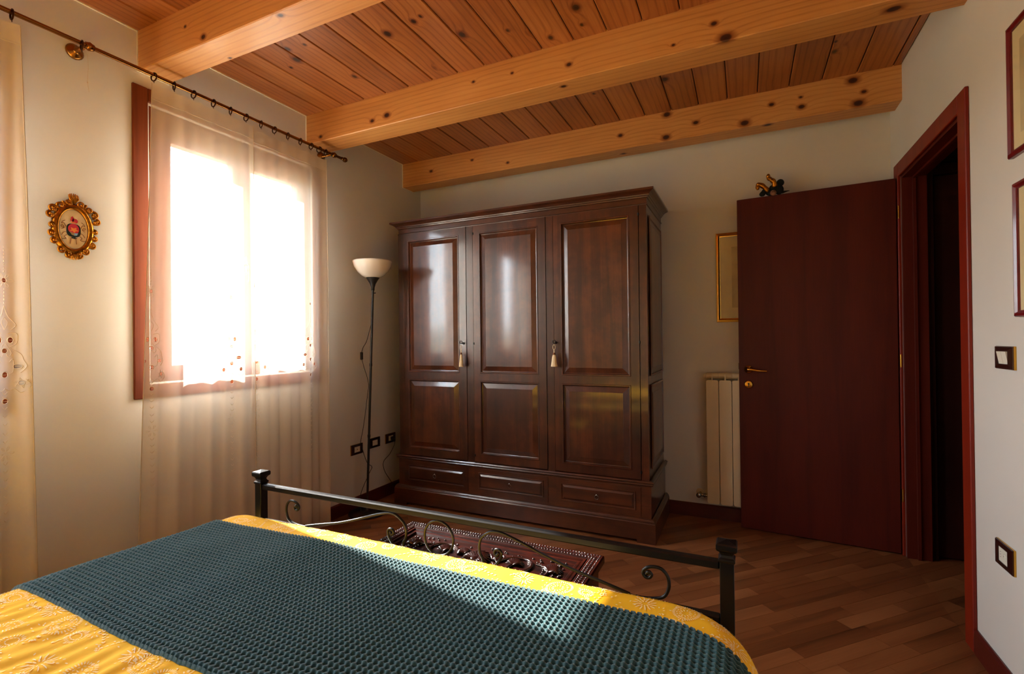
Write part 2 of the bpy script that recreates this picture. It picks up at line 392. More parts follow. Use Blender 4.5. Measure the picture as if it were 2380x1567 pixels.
def blanket_mat():
    t = NT('teal_waffle_cotton'); g = t.new('NewGeometry')
    n = t.noise(g.outputs['Position'], 3.0, 3)
    sp_ = t.new('SeparateXYZ'); t.put(sp_.inputs[0], g.outputs['Position'])
    fib = t.noise(t.xyz(t.math('MULTIPLY', sp_.outputs[0], 300.0), t.math('MULTIPLY', sp_.outputs[1], 1500.0), t.math('MULTIPLY', sp_.outputs[2], 600.0)), 1.0, 2)
    c = t.ramp(fib, [(0.3, S(28, 58, 64)), (0.7, S(52, 92, 96))])
    c = t.mix(0.25, c, t.ramp(n, [(0.3, S(28, 64, 74)), (0.7, S(52, 86, 86))]))
    t.set(c, 0.85, spec=0.25); t.b.inputs['Sheen Weight'].default_value = 0.25
    t.bump(fib, 0.5, 0.0008); return t.m
M_BLANKET = blanket_mat()
def duvet_mat():
    t = NT('yellow_cotton'); g = t.new('NewGeometry')
    n = t.noise(g.outputs['Position'], 4.0, 4); n2 = t.noise(g.outputs['Position'], 700.0, 2)
    t.set(t.ramp(n, [(0.3, S(242, 182, 24)), (0.7, S(248, 192, 40))]), 0.75, spec=0.25)
    t.bump(n2, 0.2, 0.0005); return t.m
M_DUVET = duvet_mat()
M_PRINT = plain('cream_print', (250, 226, 170), 0.8, var=0.03)
M_THREAD = plain('embroidery_thread', (214, 200, 176), 0.8)

# ================================================================== STRUCTURE
# ---- walls
def wall_with_holes(mb, axis, a, b, u0, u1, z0, z1, holes):
    us = sorted({u0, u1, *[h[0] for h in holes], *[h[1] for h in holes]}); zs = sorted({z0, z1, *[h[2] for h in holes], *[h[3] for h in holes]})
    for i in range(len(us)-1):
        for j in range(len(zs)-1):
            cu, cz = (us[i]+us[i+1])/2, (zs[j]+zs[j+1])/2
            if any(h[0] < cu < h[1] and h[2] < cz < h[3] for h in holes): continue
            if axis == 'x': mb.box(a, b, us[i], us[i+1], zs[j], zs[j+1])
            else: mb.box(us[i], us[i+1], a, b, zs[j], zs[j+1])
WIN = [('window_1', 1.320), ('window_2', -0.225)]           # start of each casing along the left wall
WW = 1.130
WZ0, WZ1 = 0.966, 2.453
mb = MB(); wall_with_holes(mb, 'x', XL-0.30, XL, YF-0.1, YB+0.1, 0, ZC+0.05, [(y+.075, y+WW-.075, WZ0+.075, WZ1-.075) for _, y in WIN])
struct('wall_left', mb, M_WALL)
mb = MB().box(XL, XR+1.3, YB, YB+0.12, 0, ZC+0.05); struct('wall_back', mb, M_WALL)
DY0, DY1, DZ = 2.545, 3.400, 2.120                           # door opening along the right wall
mb = MB(); wall_with_holes(mb, 'x', XR, XR+0.11, YF-0.1, YB, 0, ZC+0.05, [(DY0, DY1, 0, DZ)]); struct('wall_right', mb, M_WALL)
mb = MB().box(XL, XR, YF-0.1, YF, 0, ZC+0.05); struct('wall_front', mb, M_WALL)
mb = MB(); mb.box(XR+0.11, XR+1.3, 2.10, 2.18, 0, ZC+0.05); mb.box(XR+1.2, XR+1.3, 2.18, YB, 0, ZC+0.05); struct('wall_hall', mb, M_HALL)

# ---- ceiling: boards and beams
ceiling = struct('ceiling', MB().box(XL, XR+1.3, YF, YB, ZC+0.022, ZC+0.06), M_DARK)
pl = None; PX0 = -2.424 - 0.1675; k = 0
while PX0 + k*0.1675 < XR + 1.2:
    x0 = max(XL, PX0 + k*0.1675); x1 = PX0 + (k+1)*0.1675
    if x0 < XR < x1: x1 = XR
    g = 0.0022
    if x1 - x0 > 0.03 and x0 < XR:
        if pl is None or abs((x1-x0) - 0.1675) > 1e-4:
            w = x1 - x0; b = MB()
            prof = [(g, ZC+0.022), (g, ZC+0.004), (g+0.004, ZC), (w-g-0.004, ZC), (w-g, ZC+0.004), (w-g, ZC+0.022)]
            b.loft([[(x0+px, YF, pz) for px, pz in prof], [(x0+px, YB, pz) for px, pz in prof]])
            b.v = [(v[0]-x0, v[1], v[2]) for v in b.v]
            o = obj('ceiling_plank', b, M_PLANK, ceiling)
            o.location = (x0, 0, 0)
            if abs(w - 0.1675) < 1e-4: pl = o
        else:
            o = pl.copy(); COL.objects.link(o); o.parent = ceiling; o.location = (x0, 0, 0)
    k += 1
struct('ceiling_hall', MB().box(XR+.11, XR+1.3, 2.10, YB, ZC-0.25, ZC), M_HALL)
for i, (ya, yb, zb) in enumerate(BEAMS):
    b = MB(); c = 0.004
    prof = [(ya, ZC+.01), (ya, zb+c), (ya+c, zb), (yb-c, zb), (yb, zb+c), (yb, ZC+.01)]
    b.loft([[(XL, y, z) for y, z in prof], [(XR, y, z) for y, z in prof]])
    obj('ceiling_beam', b, M_BEAM[i] if i < 3 else M_BEAM[0], ceiling)
# thin white sealing bead where the wall meets boards and beams
b = MB(); ys = sorted([(a, c_) for a, c_, _ in BEAMS]); 
M_BEAD = plain('white_sealant', (236, 228, 206), 0.6)
cur = YF
for (ya, yb) in ys:
    b.box(XL, XL+0.004, cur, ya, ZC-0.004, ZC+0.001); cur = yb
    zb = [q for q in BEAMS if q[0] == ya][0][2]
    b.box(XL, XL+0.004, ya-0.004, ya, zb-0.003, ZC); b.box(XL, XL+0.004, ya, yb, zb-0.003, zb)
b.box(XL, XL+0.004, cur, YB, ZC-0.004, ZC+0.001)
obj('sealant_bead', b, M_BEAD, ceiling)

# ---- floor: diagonal parquet
floor = struct('floor', MB().box(XL-.3, XR+1.3, YF-.1, YB+.1, -0.06, -0.012), M_DARK)
def clip_poly(P, x0, x1, y0, y1):
    for ax, lim, sgn in ((0, x0, 1), (0, x1, -1), (1, y0, 1), (1, y1, -1)):
        out = []
        for i in range(len(P)):
            a, c = P[i], P[(i+1) % len(P)]; da, dc = sgn*(a[ax]-lim), sgn*(c[ax]-lim)
            if da >= 0: out.append(a)
            if da*dc < 0: tt = da/(da-dc); out.append((a[0]+(c[0]-a[0])*tt, a[1]+(c[1]-a[1])*tt))
        P = out
        if not P: return []
    return P
def area(P): return 0.5*abs(sum(P[i][0]*P[(i+1) % len(P)][1]-P[(i+1) % len(P)][0]*P[i][1] for i in range(len(P))))
def prism(mb, P, z0, z1):
    n = len(P); mb.add([(x, y, z0) for x, y in P] + [(x, y, z1) for x, y in P],
        [tuple(range(n, 2*n))] + [(i, (i+1) % n, n+(i+1) % n, n+i) for i in range(n)])
rnd = random.Random(11); strips = []
SW = 0.070; c45 = sqrt(0.5)
for r in range(-90, 90):
    c0 = r*SW; t = -4.5 - rnd.random()*0.4
    while t < 5.5:
        L = rnd.choice((0.36, 0.42, 0.42, 0.49, 0.55)); g = 0.0006
        P = []
        for (tt, cc) in ((t+g, c0+g), (t+L-g, c0+g), (t+L-g, c0+SW-g), (t+g, c0+SW-g)):
            P.append(((tt+cc)*c45, (tt-cc)*c45))
        t += L
        if min(p[0] for p in P) > XR+1.2 or max(p[0] for p in P) < XL: continue
        Q = clip_poly(P, XL, XR, YF, YB)
        if len(Q) >= 3 and area(Q) > 2e-5: strips.append((Q, rnd.random()))
        Q = clip_poly(P, XR, XR+1.2, 2.18, YB)
        if len(Q) >= 3 and area(Q) > 2e-5: strips.append((Q, rnd.random()))
rest = MB(); rt = []
cand = []
for Q, tv in strips:
    cx = sum(p[0] for p in Q)/len(Q); cy = sum(p[1] for p in Q)/len(Q)
    vis = cy > 1.0 and cx < XR+0.1 and area(Q) > 0.004 and not (cy < 1.32 and cx < 0.02) and not (cy > 3.12 and cx < -0.6) \
        and not (-1.33 < cx < -0.51 and 1.40 < cy < 1.78) and not (cx < -1.4 and cy < 1.4) and not (cx > -.1 and cy > 3.5)
    cand.append((vis, cx*cx+cy*cy, Q, tv))
nv = 0
for vis, dd, Q, tv in sorted(cand, key=lambda q: q[1]):
    if vis and nv < 298:
        b = MB(); prism(b, Q, -0.014, 0.0); b.tint = [tv]*len(b.f); obj('parquet_strip', b, M_FLOOR, floor, recalc=False); nv += 1
    else:
        k0 = len(rest.f); prism(rest, Q, -0.014, 0.0); rt += [tv]*(len(rest.f)-k0)
rest.tint = rt
tag(obj('parquet_remainder', rest, M_FLOOR, floor, recalc=False), kind='stuff')

# ---- baseboards
BH = 0.092
def skirting(name, along, a0, a1, wall, sgn):
    b = MB(); prof = [(0, 0), (0, BH), (sgn*0.005, BH), (sgn*0.012, BH-0.010), (sgn*0.013, 0)]
    if along == 'y': b.loft([[(wall+d, a0, z) for d, z in prof], [(wall+d, a1, z) for d, z in prof]])
    else: b.loft([[(a0, wall+d, z) for d, z in prof], [(a1, wall+d, z) for d, z in prof]])
    return struct(name, b, M_BASEB)
skirting('baseboard_left', 'y', YF, YB, XL, 1)
skirting('baseboard_back', 'x', XL, XR, YB, -1)
skirting('baseboard_right', 'y', YF, 2.473, XR, -1)
skirting('baseboard_front', 'x', XL, XR, YF, 1)

# ---- windows
def make_window(name, y0):
    w = struct(name, origin=(XL, y0+WW/2, WZ0), label=None)
    y1 = y0 + WW
    b = MB(); cw = 0.066; x0, x1 = XL, XL+0.014
    def fr(b, u0, u1, v0, v1, w_, xa, xb, c=0.003):
        b.chbox(xa, xb, u0, u0+w_, v0, v1, c); b.chbox(xa, xb, u1-w_, u1, v0, v1, c)
        b.chbox(xa, xb, u0+w_, u1-w_, v1-w_, v1, c); b.chbox(xa, xb, u0+w_, u1-w_, v0, v0+w_, c)
    fr(b, y0, y1, WZ0, WZ1, cw, x0, x1)
    obj('casing', b, M_WINF, w)
    b = MB(); fr(b, y0+.076, y1-.076, WZ0+.076, WZ1-.076, 0.022, XL-0.07, XL-0.002, 0.002); obj('window_frame', b, M_WINF, w)
    ym = (y0+y1)/2
    for u0, u1 in ((y0+.098, ym+0.002), (ym+0.004, y1-.098)):
        b = MB(); sw = 0.070
        b.chbox(XL-.062, XL-.006, u0, u0+(sw+.012 if u0 < ym else 0.055), WZ0+.098, WZ1-.098, .004); b.chbox(XL-.062, XL-.006, u1-(0.055 if u0 < ym-.1 else sw+.012), u1, WZ0+.098, WZ1-.098, .004)
        a0 = u0+(sw+.012 if u0 < ym-.1 else 0.055); a1 = u1-(0.055 if u0 < ym-.1 else sw+.012)
        b.chbox(XL-.062, XL-.006, a0, a1, WZ0+.098, 1.118, .004); b.chbox(XL-.062, XL-.006, a0, a1, 2.234, WZ1-.098, .004)
        s_ = obj('sash', b, M_WINF, w)
        obj('pane', MB().box(XL-.036, XL-.032, a0-.004, a1+.004, 1.114, 2.238), M_GLASS, s_)
    b = MB(); b.chbox(XL-.004, XL+.012, ym-.018, ym+.022, WZ0+.10, WZ1-.10, .004); obj('cover_strip', b, M_WINF, w)
    h = MB(); h.chbox(XL+.012, XL+.018, ym-.010, ym+.014, 1.62, 1.72, .002); h.tube([(XL+.018, ym+.002, 1.67), (XL+.045, ym+.002, 1.67), (XL+.048, ym+.002, 1.655), (XL+.048, ym+.002, 1.57)], .006, 8)
    obj('handle', h, M_BRASS, w)
    return w
for n, y in WIN: make_window(n, y)

# ---- bedroom door
door1 = struct('door_1', origin=(XR, 2.97, 0))
b = MB(); Y0, Y1, ZT = 2.473, 3.478, 2.190; cw = 0.078; xa = XR-0.014
b.chbox(xa, XR, Y0, Y0+cw, 0, ZT, .003); b.chbox(xa, XR, Y1-cw, Y1, 0, ZT, .003); b.chbox(xa, XR, Y0+cw, Y1-cw, ZT-cw, ZT, .003)
obj('door_casing', b, M_TRIM, door1)
b = MB()   # jamb lining with rebate
b.box(XR, XR+0.11, DY0, DY0+.022, 0, DZ); b.box(XR, XR+0.11, DY1-.022, DY1, 0, DZ); b.box(XR, XR+0.11, DY0+.022, DY1-.022, DZ-.022, DZ)
b.box(XR+.045, XR+.06, DY0+.022, DY0+.034, 0, DZ-.022); b.box(XR+.045, XR+.06, DY1-.034, DY1-.022, 0, DZ-.022); b.box(XR+.045, XR+.06, DY0+.034, DY1-.034, DZ-.034, DZ-.022)
obj('door_jamb', b, M_DOOR, door1, bevel=.001)
b = MB(); b.chbox(XR+.11, XR+.124, DY0-.06, DY0+.004, 0, DZ+.06, .003); b.chbox(XR+.11, XR+.124, DY1-.004, DY1+.06, 0, DZ+.06, .003); b.chbox(XR+.11, XR+.124, DY0, DY1, DZ, DZ+.06, .003)
obj('hall_casing', b, M_HALLD, door1)
hx, hy, lx, ly = 0.777, 3.409, -0.035, 3.479
ux, uy = lx-hx, ly-hy; LL = sqrt(ux*ux+uy*uy); ux /= LL; uy /= LL
def leafxf(u, d, z): return (hx + ux*u - uy*d*1.0, hy + uy*u + ux*d*1.0, z)     # u from hinge, d = towards camera positive
b = MB(); b.xf = leafxf; b.chbox(0, LL, -0.040, 0, 0.008, 2.108, .0025); leaf = obj('door_leaf', b, M_DOOR, door1)
b = MB(); b.xf = leafxf
uh = LL-0.055
b.lathe([(0.0, .001), (.024, .001), (.026, .004), (.022, .008), (.011, .010), (.010, .030), (.0, .030)], (uh, 0, 1.022), 20, 'y')
b.tube(spline([(uh, .036, 1.022), (uh-.02, .040, 1.022), (uh-.06, .042, 1.016), (uh-.105, .036, 1.014)], 6), [.009]*7+[.008]*6+[.006]*6, 10)
obj('door_handle', b, M_BRASS, leaf)
b = MB(); b.xf = leafxf; b.lathe([(.0, .001), (.024, .001), (.0255, .004), (.020, .006), (.0, .006)], (uh, 0, 0.925), 20, 'y'); kp = obj('keyhole_plate', b, M_BRASS, leaf)
b = MB(); b.xf = leafxf; b.lathe([(0, .0062), (.006, .0064), (0, .0066)], (uh, 0, .929), 10, 'y'); b.box(uh-.0025, uh+.0025, .0061, .0066, .912, .929); obj('keyhole', b, M_BLACK, leaf)
b = MB(); b.xf = leafxf; b.box(LL-.001, LL+.003, -.032, -.010, 1.02, 1.06); obj('latch', b, M_IRON, leaf)
for zz in (0.30, 1.05, 1.88):
    b = MB(); b.tube([(hx+.010, hy-.004, zz), (hx+.010, hy-.004, zz+.07)], .006, 10); obj('hinge', b, M_BRASS, door1)
# ---- hallway door, closed, facing the camera
door2 = struct('door_2', origin=(1.30, 3.46, 0))
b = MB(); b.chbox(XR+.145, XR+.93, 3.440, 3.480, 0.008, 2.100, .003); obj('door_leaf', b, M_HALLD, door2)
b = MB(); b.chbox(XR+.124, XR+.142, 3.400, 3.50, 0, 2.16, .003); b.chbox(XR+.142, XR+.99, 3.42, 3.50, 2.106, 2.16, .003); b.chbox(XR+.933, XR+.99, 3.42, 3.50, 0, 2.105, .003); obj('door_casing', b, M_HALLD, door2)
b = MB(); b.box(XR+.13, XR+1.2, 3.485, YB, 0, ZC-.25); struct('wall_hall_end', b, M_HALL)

# ================================================================== CURTAIN ROD, RINGS, CURTAINS
RX, RZ, RR = -2.464, 2.474, 0.0088
rod = thing('curtain_rod', 'long brass curtain rod with ball end running under the ceiling beams above both windows', 'curtain rod', (RX, 1.0, RZ))
b = MB(); b.tube([(RX, -0.40, RZ), (RX, 2.535, RZ)], RR, 14); obj('rod', b, M_ROD, rod)
b = MB(); b.lathe([(0, 2.530), (.011, 2.531), (.011, 2.539), (.007, 2.541), (.012, 2.546), (.0165, 2.556), (.0165, 2.566), (.011, 2.576), (0, 2.580)], (RX, 0, RZ), 16, 'y'); obj('finial', b, M_ROD, rod)
b = MB(); b.lathe([(0, -.44), (.0165, -.425), (.0165, -.41), (.007, -.398), (0, -.397)], (RX, 0, RZ), 16, 'y'); obj('finial', b, M_ROD, rod)
for yb_ in (-0.30, 1.104, 2.462):
    b = MB(); b.lathe([(0, XL+.001), (.032, XL+.001), (.033, XL+.006), (.026, XL+.014), (.014, XL+.019), (.009, XL+.026), (.008, RX-.020), (0, RX-.016)], (0, yb_, RZ+.008), 18, 'x')
    b.lathe([(0.0001, yb_-.014), (.0135, yb_-.014), (.0155, yb_-.006), (.0185, yb_), (.0155, yb_+.008), (.0135, yb_+.016), (0.0001, yb_+.016)], (RX, 0, RZ), 16, 'y')
    obj('bracket', b, M_ROD, rod)
ring_y = [0.864, 1.079, 1.354, 1.444, 1.536, 1.637, 1.731, 1.821, 1.914, 2.002, 2.095, 2.187, 2.270, 2.336, 2.390]
b = MB(); ring_r = 0.0185
b.tube([(ring_r*cos(a), 0.0, ring_r*sin(a)) for a in np.linspace(0, 2*pi, 24, endpoint=False)], .0030, 8, closed=True)
rings = []
ringproto = obj('curtain_ring', b, M_BRONZE, None, origin=(0, 0, 0))
e1 = MB(); e1.tube([(0, 0, -ring_r), (0, .001, -ring_r-.004), (.002, .001, -ring_r-.008), (0, 0, -ring_r-.010), (-.002, -.001, -ring_r-.007), (0, 0, -ring_r-.003)], .0009, 6)
hk = obj('eyelet', e1, M_BRONZE, ringproto)
for i, y in enumerate(ring_y):
    if i == 0: r_ = ringproto
    else:
        r_ = ringproto.copy(); COL.objects.link(r_); h_ = hk.copy(); COL.objects.link(h_); h_.parent = r_
    r_.location = (RX, y, RZ-ring_r+RR+0.002); r_.rotation_euler = (0, 0, radians(random.uniform(-18, 18)))
    ORD = ['first', 'second', 'third', 'fourth', 'fifth', 'sixth', 'seventh']
    if y < 0.9: L, G = 'dark brass ring at the right end of the left curtain, in the top left corner', None
    elif i == 1: L, G = 'lone dark brass ring touching the rod bracket, with no curtain on it', None
    elif i < 9: L, G = ORD[i-2] + ' ring from the left on the left half of the window curtain', 'rings of the left half of the window curtain'
    else: L, G = ORD[i-9] + ' ring from the left on the right half of the window curtain', 'rings of the right half of the window curtain'
    tag(r_, L, 'curtain ring', G)
thd = MB(); thd.tube(spline([(RX-.03, 1.112, 2.455), (RX-.03, 1.114, 2.40), (RX-.031, 1.112, 2.34), (RX-.03, 1.117, 2.295)], 5), .0009, 5)
thd.sphere((RX-.031, 1.112, 2.335), .003, 6, 4)
tag(obj('hanging_thread', thd, M_THREAD), 'thin beige thread dangling below the brass rod bracket', 'thread')

def smooth01(t): t = max(0.0, min(1.0, t)); return t*t*(3-2*t)
def make_curtain(y0t, y1t, y0b, y1b, seed, amp, nf, cols, label, xoff=0.0, foldy=None):
    rnd_ = random.Random(seed); ph = [rnd_.uniform(0, 6.28) for _ in range(6)]
    zt, zb = 2.438, 0.015
    def surf(u, z):
        """u along the cloth 0..1"""
        f = (zt - z)/(zt - zb)
        y = (y0t + (y0b-y0t)*f)*(1-u) + (y1t + (y1b-y1t)*f)*u
        a = amp*(0.45 + 0.75*smooth01(f*3))
        w = sin(2*pi*nf*u + ph[0] + 0.5*sin(2*pi*1.3*u+ph[1])) * 0.62 + 0.38*sin(2*pi*nf*1.9*u + ph[2] + 0.8*f)
        w += 0.25*sin(2*pi*nf*0.5*u + ph[3] + f*1.2)
        x = RX + xoff + a*w
        if f < 0.06: x = RX + xoff + (x-RX-xoff)*(0.5 + 0.5*f/0.06); 
        y += 0.004*sin(2*pi*nf*u*2 + ph[4])*(0.3+f)
        zz = z
        if f < 0.02: zz = z - 0.006*abs(sin(pi*7*u))*(1-f/0.02)
        return x, y, zz
    b = MB(); nu, nz = 110, 60; uvs = []
    for i in range(nu+1):
        for j in range(nz+1):
            x, y, z = surf(i/nu, zt + (zb-zt)*j/nz); b.v.append((x, y, z)); uvs.append((y, z))
    for i in range(nu):
        for j in range(nz):
            b.f.append((i*(nz+1)+j, (i+1)*(nz+1)+j, (i+1)*(nz+1)+j+1, i*(nz+1)+j+1)); b.sm.append(True)
    b.uv = uvs
    mid = surf(0.5, 1.0)
    o = obj('curtain', b, sheer('sheer_linen_%d' % seed, cols), None, origin=(RX, (y0t+y1t)/2, zb), recalc=False)
    tag(o, label, 'curtain')
    # hem stitching + selvedge + embroidery as raised thread
    st = MB()
    def at(y, z, off=0.0015):
        lo, hi = 0.0, 1.0
        for _ in range(18):
            m = (lo+hi)/2
            if surf(m, z)[1] < y: lo = m
            else: hi = m
        p = surf((lo+hi)/2, z); return (p[0]+off, p[1], p[2])
    st.tube([tuple(np.array(surf(u, 2.362)) + (.001, 0, 0)) for u in np.linspace(0, 1, 60)], .0011, 4)
    for u in (0.004, 0.996): st.tube([tuple(np.array(surf(u, z)) + (.0005, 0, 0)) for z in np.linspace(2.436, .02, 70)], .0018, 5)
    obj('hem_stitching', st, M_THREAD, o, recalc=False)
    em = MB()
    for yc in cols:
        def P(dy, z): return at(yc+dy, z)
        def line(pts, r=.0011, k=4): em.tube(spline([P(*q) for q in pts], k), r, 4)
        ok = lambda dy: (y0b+.004 if yc < 2 else y0b) < yc+dy < max(y1t, y1b)-.002 and yc+dy > y0t - .03
        for dy, z, ry, rz in HOLES:
            if not ok(dy): continue
            em.tube([P(dy+ry*1.12*cos(a), z+rz*1.12*sin(a)) for a in np.linspace(0, 2*pi, 13)[:-1]], .0013, 4, closed=True)
            em.tube([P(dy-ry*.9, z), P(dy+ry*.9, z)], .0006, 4); 
        for sg in (-1, 1):
            if not ok(sg*.045): continue
            line([(0, 1.375), (sg*.012, 1.335), (sg*.030, 1.305), (sg*.018, 1.285)])
            line([(0, 1.33), (sg*.010, 1.312), (0, 1.285)])
            line([(sg*.010, 1.272), (sg*.032, 1.272), (sg*.032, 1.235), (sg*.016, 1.222)])
            line([(sg*.018, 1.215), (sg*.040, 1.195), (sg*.046, 1.172), (sg*.052, 1.148), (sg*.040, 1.125)])
            line([(sg*.004, 1.232), (sg*.02, 1.20), (sg*.012, 1.185), (sg*.006, 1.195)])
            line([(sg*.014, 1.165), (sg*.024, 1.175), (sg*.024, 1.13), (sg*.014, 1.122)])
            line([(sg*.05, 1.10), (sg*.062, 1.075), (sg*.042, 1.050), (sg*.026, 1.065), (sg*.012, 1.058), (0, 1.068)])
            for q in range(6):   # petals round the diamonds
                a = pi/6 + q*pi/3
                line([(sg*.042+.010*cos(a), 1.086+.012*sin(a)), (sg*.042+.018*cos(a+.2), 1.086+.02*sin(a+.2)), (sg*.042+.010*cos(a+.5), 1.086+.012*sin(a+.5))], .0008, 3)
        if ok(0.02) and ok(-0.02):
            for zc_ in (1.469, 0.827):
                for q in range(6):
                    a = q*pi/3
                    line([(.007*cos(a), zc_+.009*sin(a)), (.020*cos(a-.2), zc_+.022*sin(a-.2)), (.026*cos(a), zc_+.028*sin(a)), (.020*cos(a+.2), zc_+.022*sin(a+.2)), (.007*cos(a), zc_+.009*sin(a))], .0008, 3)
        for z in list(np.arange(0.55, 0.80, .030)) + [.87, .90, .935, .965, .995] + list(np.arange(1.035, 1.06, .015)):
            for sg in (-1, 1):
                if ok(sg*.008): em.tube([P(0, z-.005), P(sg*.008, z+.003)], .0012, 4)
        for z in np.arange(1.385, 1.60, .013):
            if abs(z-1.469) > .03 and ok(0): em.tube([P(0, z-.003), P(0, z+.003)], .0013, 4)
    if em.v: tag(obj('embroidery', em, M_THREAD, o, recalc=False), kind='stuff')
    return o
make_curtain(1.343, 1.868, 1.265, 1.874, 3, .011, 3.6, [1.335, 1.728], 'sheer cream curtain with cutwork embroidery covering the left half of the window')
make_curtain(1.864, 2.428, 1.868, 2.432, 9, .010, 3.8, [1.905, 2.270], 'sheer cream curtain with embroidery covering the right half of the window, beside the lamp', xoff=-0.034)
make_curtain(0.22, 0.889, 0.15, 0.935, 5, .018, 4.5, [0.30, 0.843], 'sheer cream curtain at the far left edge of the photo, left of the oval picture')

# ================================================================== OVAL GILT PICTURE
oc = (1.095, 1.718)
pic = thing('oval_picture', 'oval carved gilt picture frame holding an embroidered crest on the window wall', 'picture', (XL, oc[0], 1.587))
def ell(a, b_, t): return (oc[0]+a*cos(t), oc[1]+b_*sin(t))
b = MB(); rings_ = []
N = 96
for i in range(N):
    t = 2*pi*i/N; rp_ = 1 + 0.5*(i % 2)
    ring = []
    for (a, b2, d) in ((.050, .083, .003), (.051, .084, .012), (.056, .090, .016), (.062, .097, .013 + .002*rp_), (.070, .106, .010 + .002*rp_), (.075, .112, .004), (.074, .111, .001)):
        y, z = ell(a, b2, t); ring.append((XL+d, y, z))
    rings_.append(ring)
rings_.append(rings_[0]); b.loft(rings_, closed=True, cap=False, smooth=True)
obj('frame', b, M_GOLD, pic)
b = MB()
def scroll(cy, cz, r, start, turns, th=.0045):
    pts = []
    for i in range(22):
        q = i/21; a = start + turns*2*pi*q; rr_ = r*(1-.75*q); pts.append((XL+.009+.004*q, cy+rr_*cos(a), cz+rr_*sin(a)))
    b.tube(pts, [th*(1-.4*i/21) for i in range(22)], 6)
    b.sphere(pts[-1], th*1.1, 6, 5)
for (dy, dz, r, st, tn) in [(-.050,.098,.022,.3,-1.2),(-.022,.116,.020,3.0,1.2),(.030,.116,.020,.2,-1.2),(.058,.098,.018,2.8,1.2),
        (-.078,.078,.018,.5,1.2),(-.086,.050,.017,1.5,1.1),(.080,.078,.020,2.5,-1.2),(.088,.048,.018,1.5,-1.1),
        (-.080,.005,.013,1.2,1.2),(-.082,-.030,.014,1.6,1.2),(-.072,-.062,.016,1.2,1.2),(.082,0,.012,2,-1.2),(.080,-.032,.013,1.6,-1.2),(.070,-.066,.017,1.9,-1.2),
        (-.045,-.098,.018,1.2,1.2),(-.020,-.115,.016,0,-1.2),(.022,-.115,.016,3,1.2),(.044,-.096,.018,2,-1.2)]:
    scroll(oc[0]+dy*.90, oc[1]+dz*.95, r*.85, st, tn, .0055)
    scroll(oc[0]+dy*.86, oc[1]+dz*.90, r*.6, st+2, -tn*.7, .005)
for q in range(7):     # crest leaf on top and shell at the foot
    a = radians(-60 + q*20)
    b.tube([(XL+.006, oc[0]+.004*sin(a), oc[1]+.112), (XL+.014, oc[0]+.016*sin(a), oc[1]+.128), (XL+.008, oc[0]+.017*sin(a*1.2), oc[1]+.138+.014*cos(a))], [.005, .005, .002], 6)
    b.tube([(XL+.006, oc[0]+.003*sin(a), oc[1]-.104), (XL+.014, oc[0]+.018*sin(a), oc[1]-.114), (XL+.008, oc[0]+.024*sin(a), oc[1]-.116-.014*cos(a))], [.005, .005, .002], 6)
obj('scrollwork', b, M_GOLD, pic, recalc=False)
def flat(mb, pts, d, th=.0004):
    n = len(pts); mb.add([(XL+d, y, z) for y, z in pts] + [(XL+d+th, y, z) for y, z in pts], [tuple(range(n))[::-1], tuple(range(n, 2*n))] + [(i, (i+1) % n, n+(i+1) % n, n+i) for i in range(n)])
M_CANV = plain('cream_canvas', (226, 204, 166), .9, bump=.3, nscale=30)
b = MB(); flat(b, [ell(.0515, .0845, 2*pi*i/48) for i in range(48)], .002, .003); canvas = obj('canvas', b, M_CANV, pic)
c_ = lambda dy, dz: (oc[0]+dy, oc[1]+dz)
def blob(ry, rz, dy, dz, n=24, w=0, k=0, ph=0): return [c_(dy+ry*cos(t)*(1+w*cos(k*t+ph)), dz+rz*sin(t)*(1+w*cos(k*t+ph))) for t in [2*pi*i/n for i in range(n)]]
def embl(name, shapes, mat, d):
    m = MB()
    for s_ in shapes: flat(m, s_, d, .0006)
    return obj(name, m, mat, pic)
embl('navy_shield', [blob(.0265, .030, .001, -.004, 24, .06, 4, pi), blob(.010, .004, .003, -.036, 16, .2, 5)], plain('navy_silk', (24, 38, 44), .8), .0052)
embl('red_field', [blob(.0195, .022, .001, .002), [c_(-.008, .050), c_(-.003, .056), c_(.002, .048), c_(.002, .034), c_(-.010, .034)], blob(.010, .010, .006, .036)], plain('crimson_silk', (178, 24, 50), .7), .0060)
embl('orange_creature', [blob(.012, .009, .002, -.002, 20, .35, 5, 1), blob(.009, .003, 0, .029)], plain('orange_silk', (214, 122, 50), .7), .0068)
embl('blue_ground', [[c_(.002, -.016), c_(.016, -.014), c_(.012, -.024), c_(.004, -.026)]], plain('blue_silk', (120, 160, 200), .7), .0068)
embl('green_ground', [[c_(-.014, -.010), c_(.002, -.016), c_(.004, -.026), c_(-.006, -.024)]], plain('moss_silk', (130, 110, 70), .7), .0068)
b = MB()
for sg in (-1, 1):
    for pts in ([(.026, .008), (.032, .022), (.040, .020), (.036, .028), (.028, .034)], [(.030, .004), (.038, .004), (.042, .010), (.036, .012), (.032, .002), (.040, -.004)],
                [(.026, -.014), (.034, -.018), (.040, -.030)], [(.022, -.026), (.030, -.034), (.024, -.042), (.034, -.046), (.042, -.044)], [(.008, -.034), (.011, -.062)]):
        b.tube(spline([(XL+.0062, oc[0]+sg*p[0], oc[1]+p[1]) for p in pts], 4), .0011, 5)
obj('ribbons', b, plain('brown_silk', (132, 74, 36), .7), pic, recalc=False)

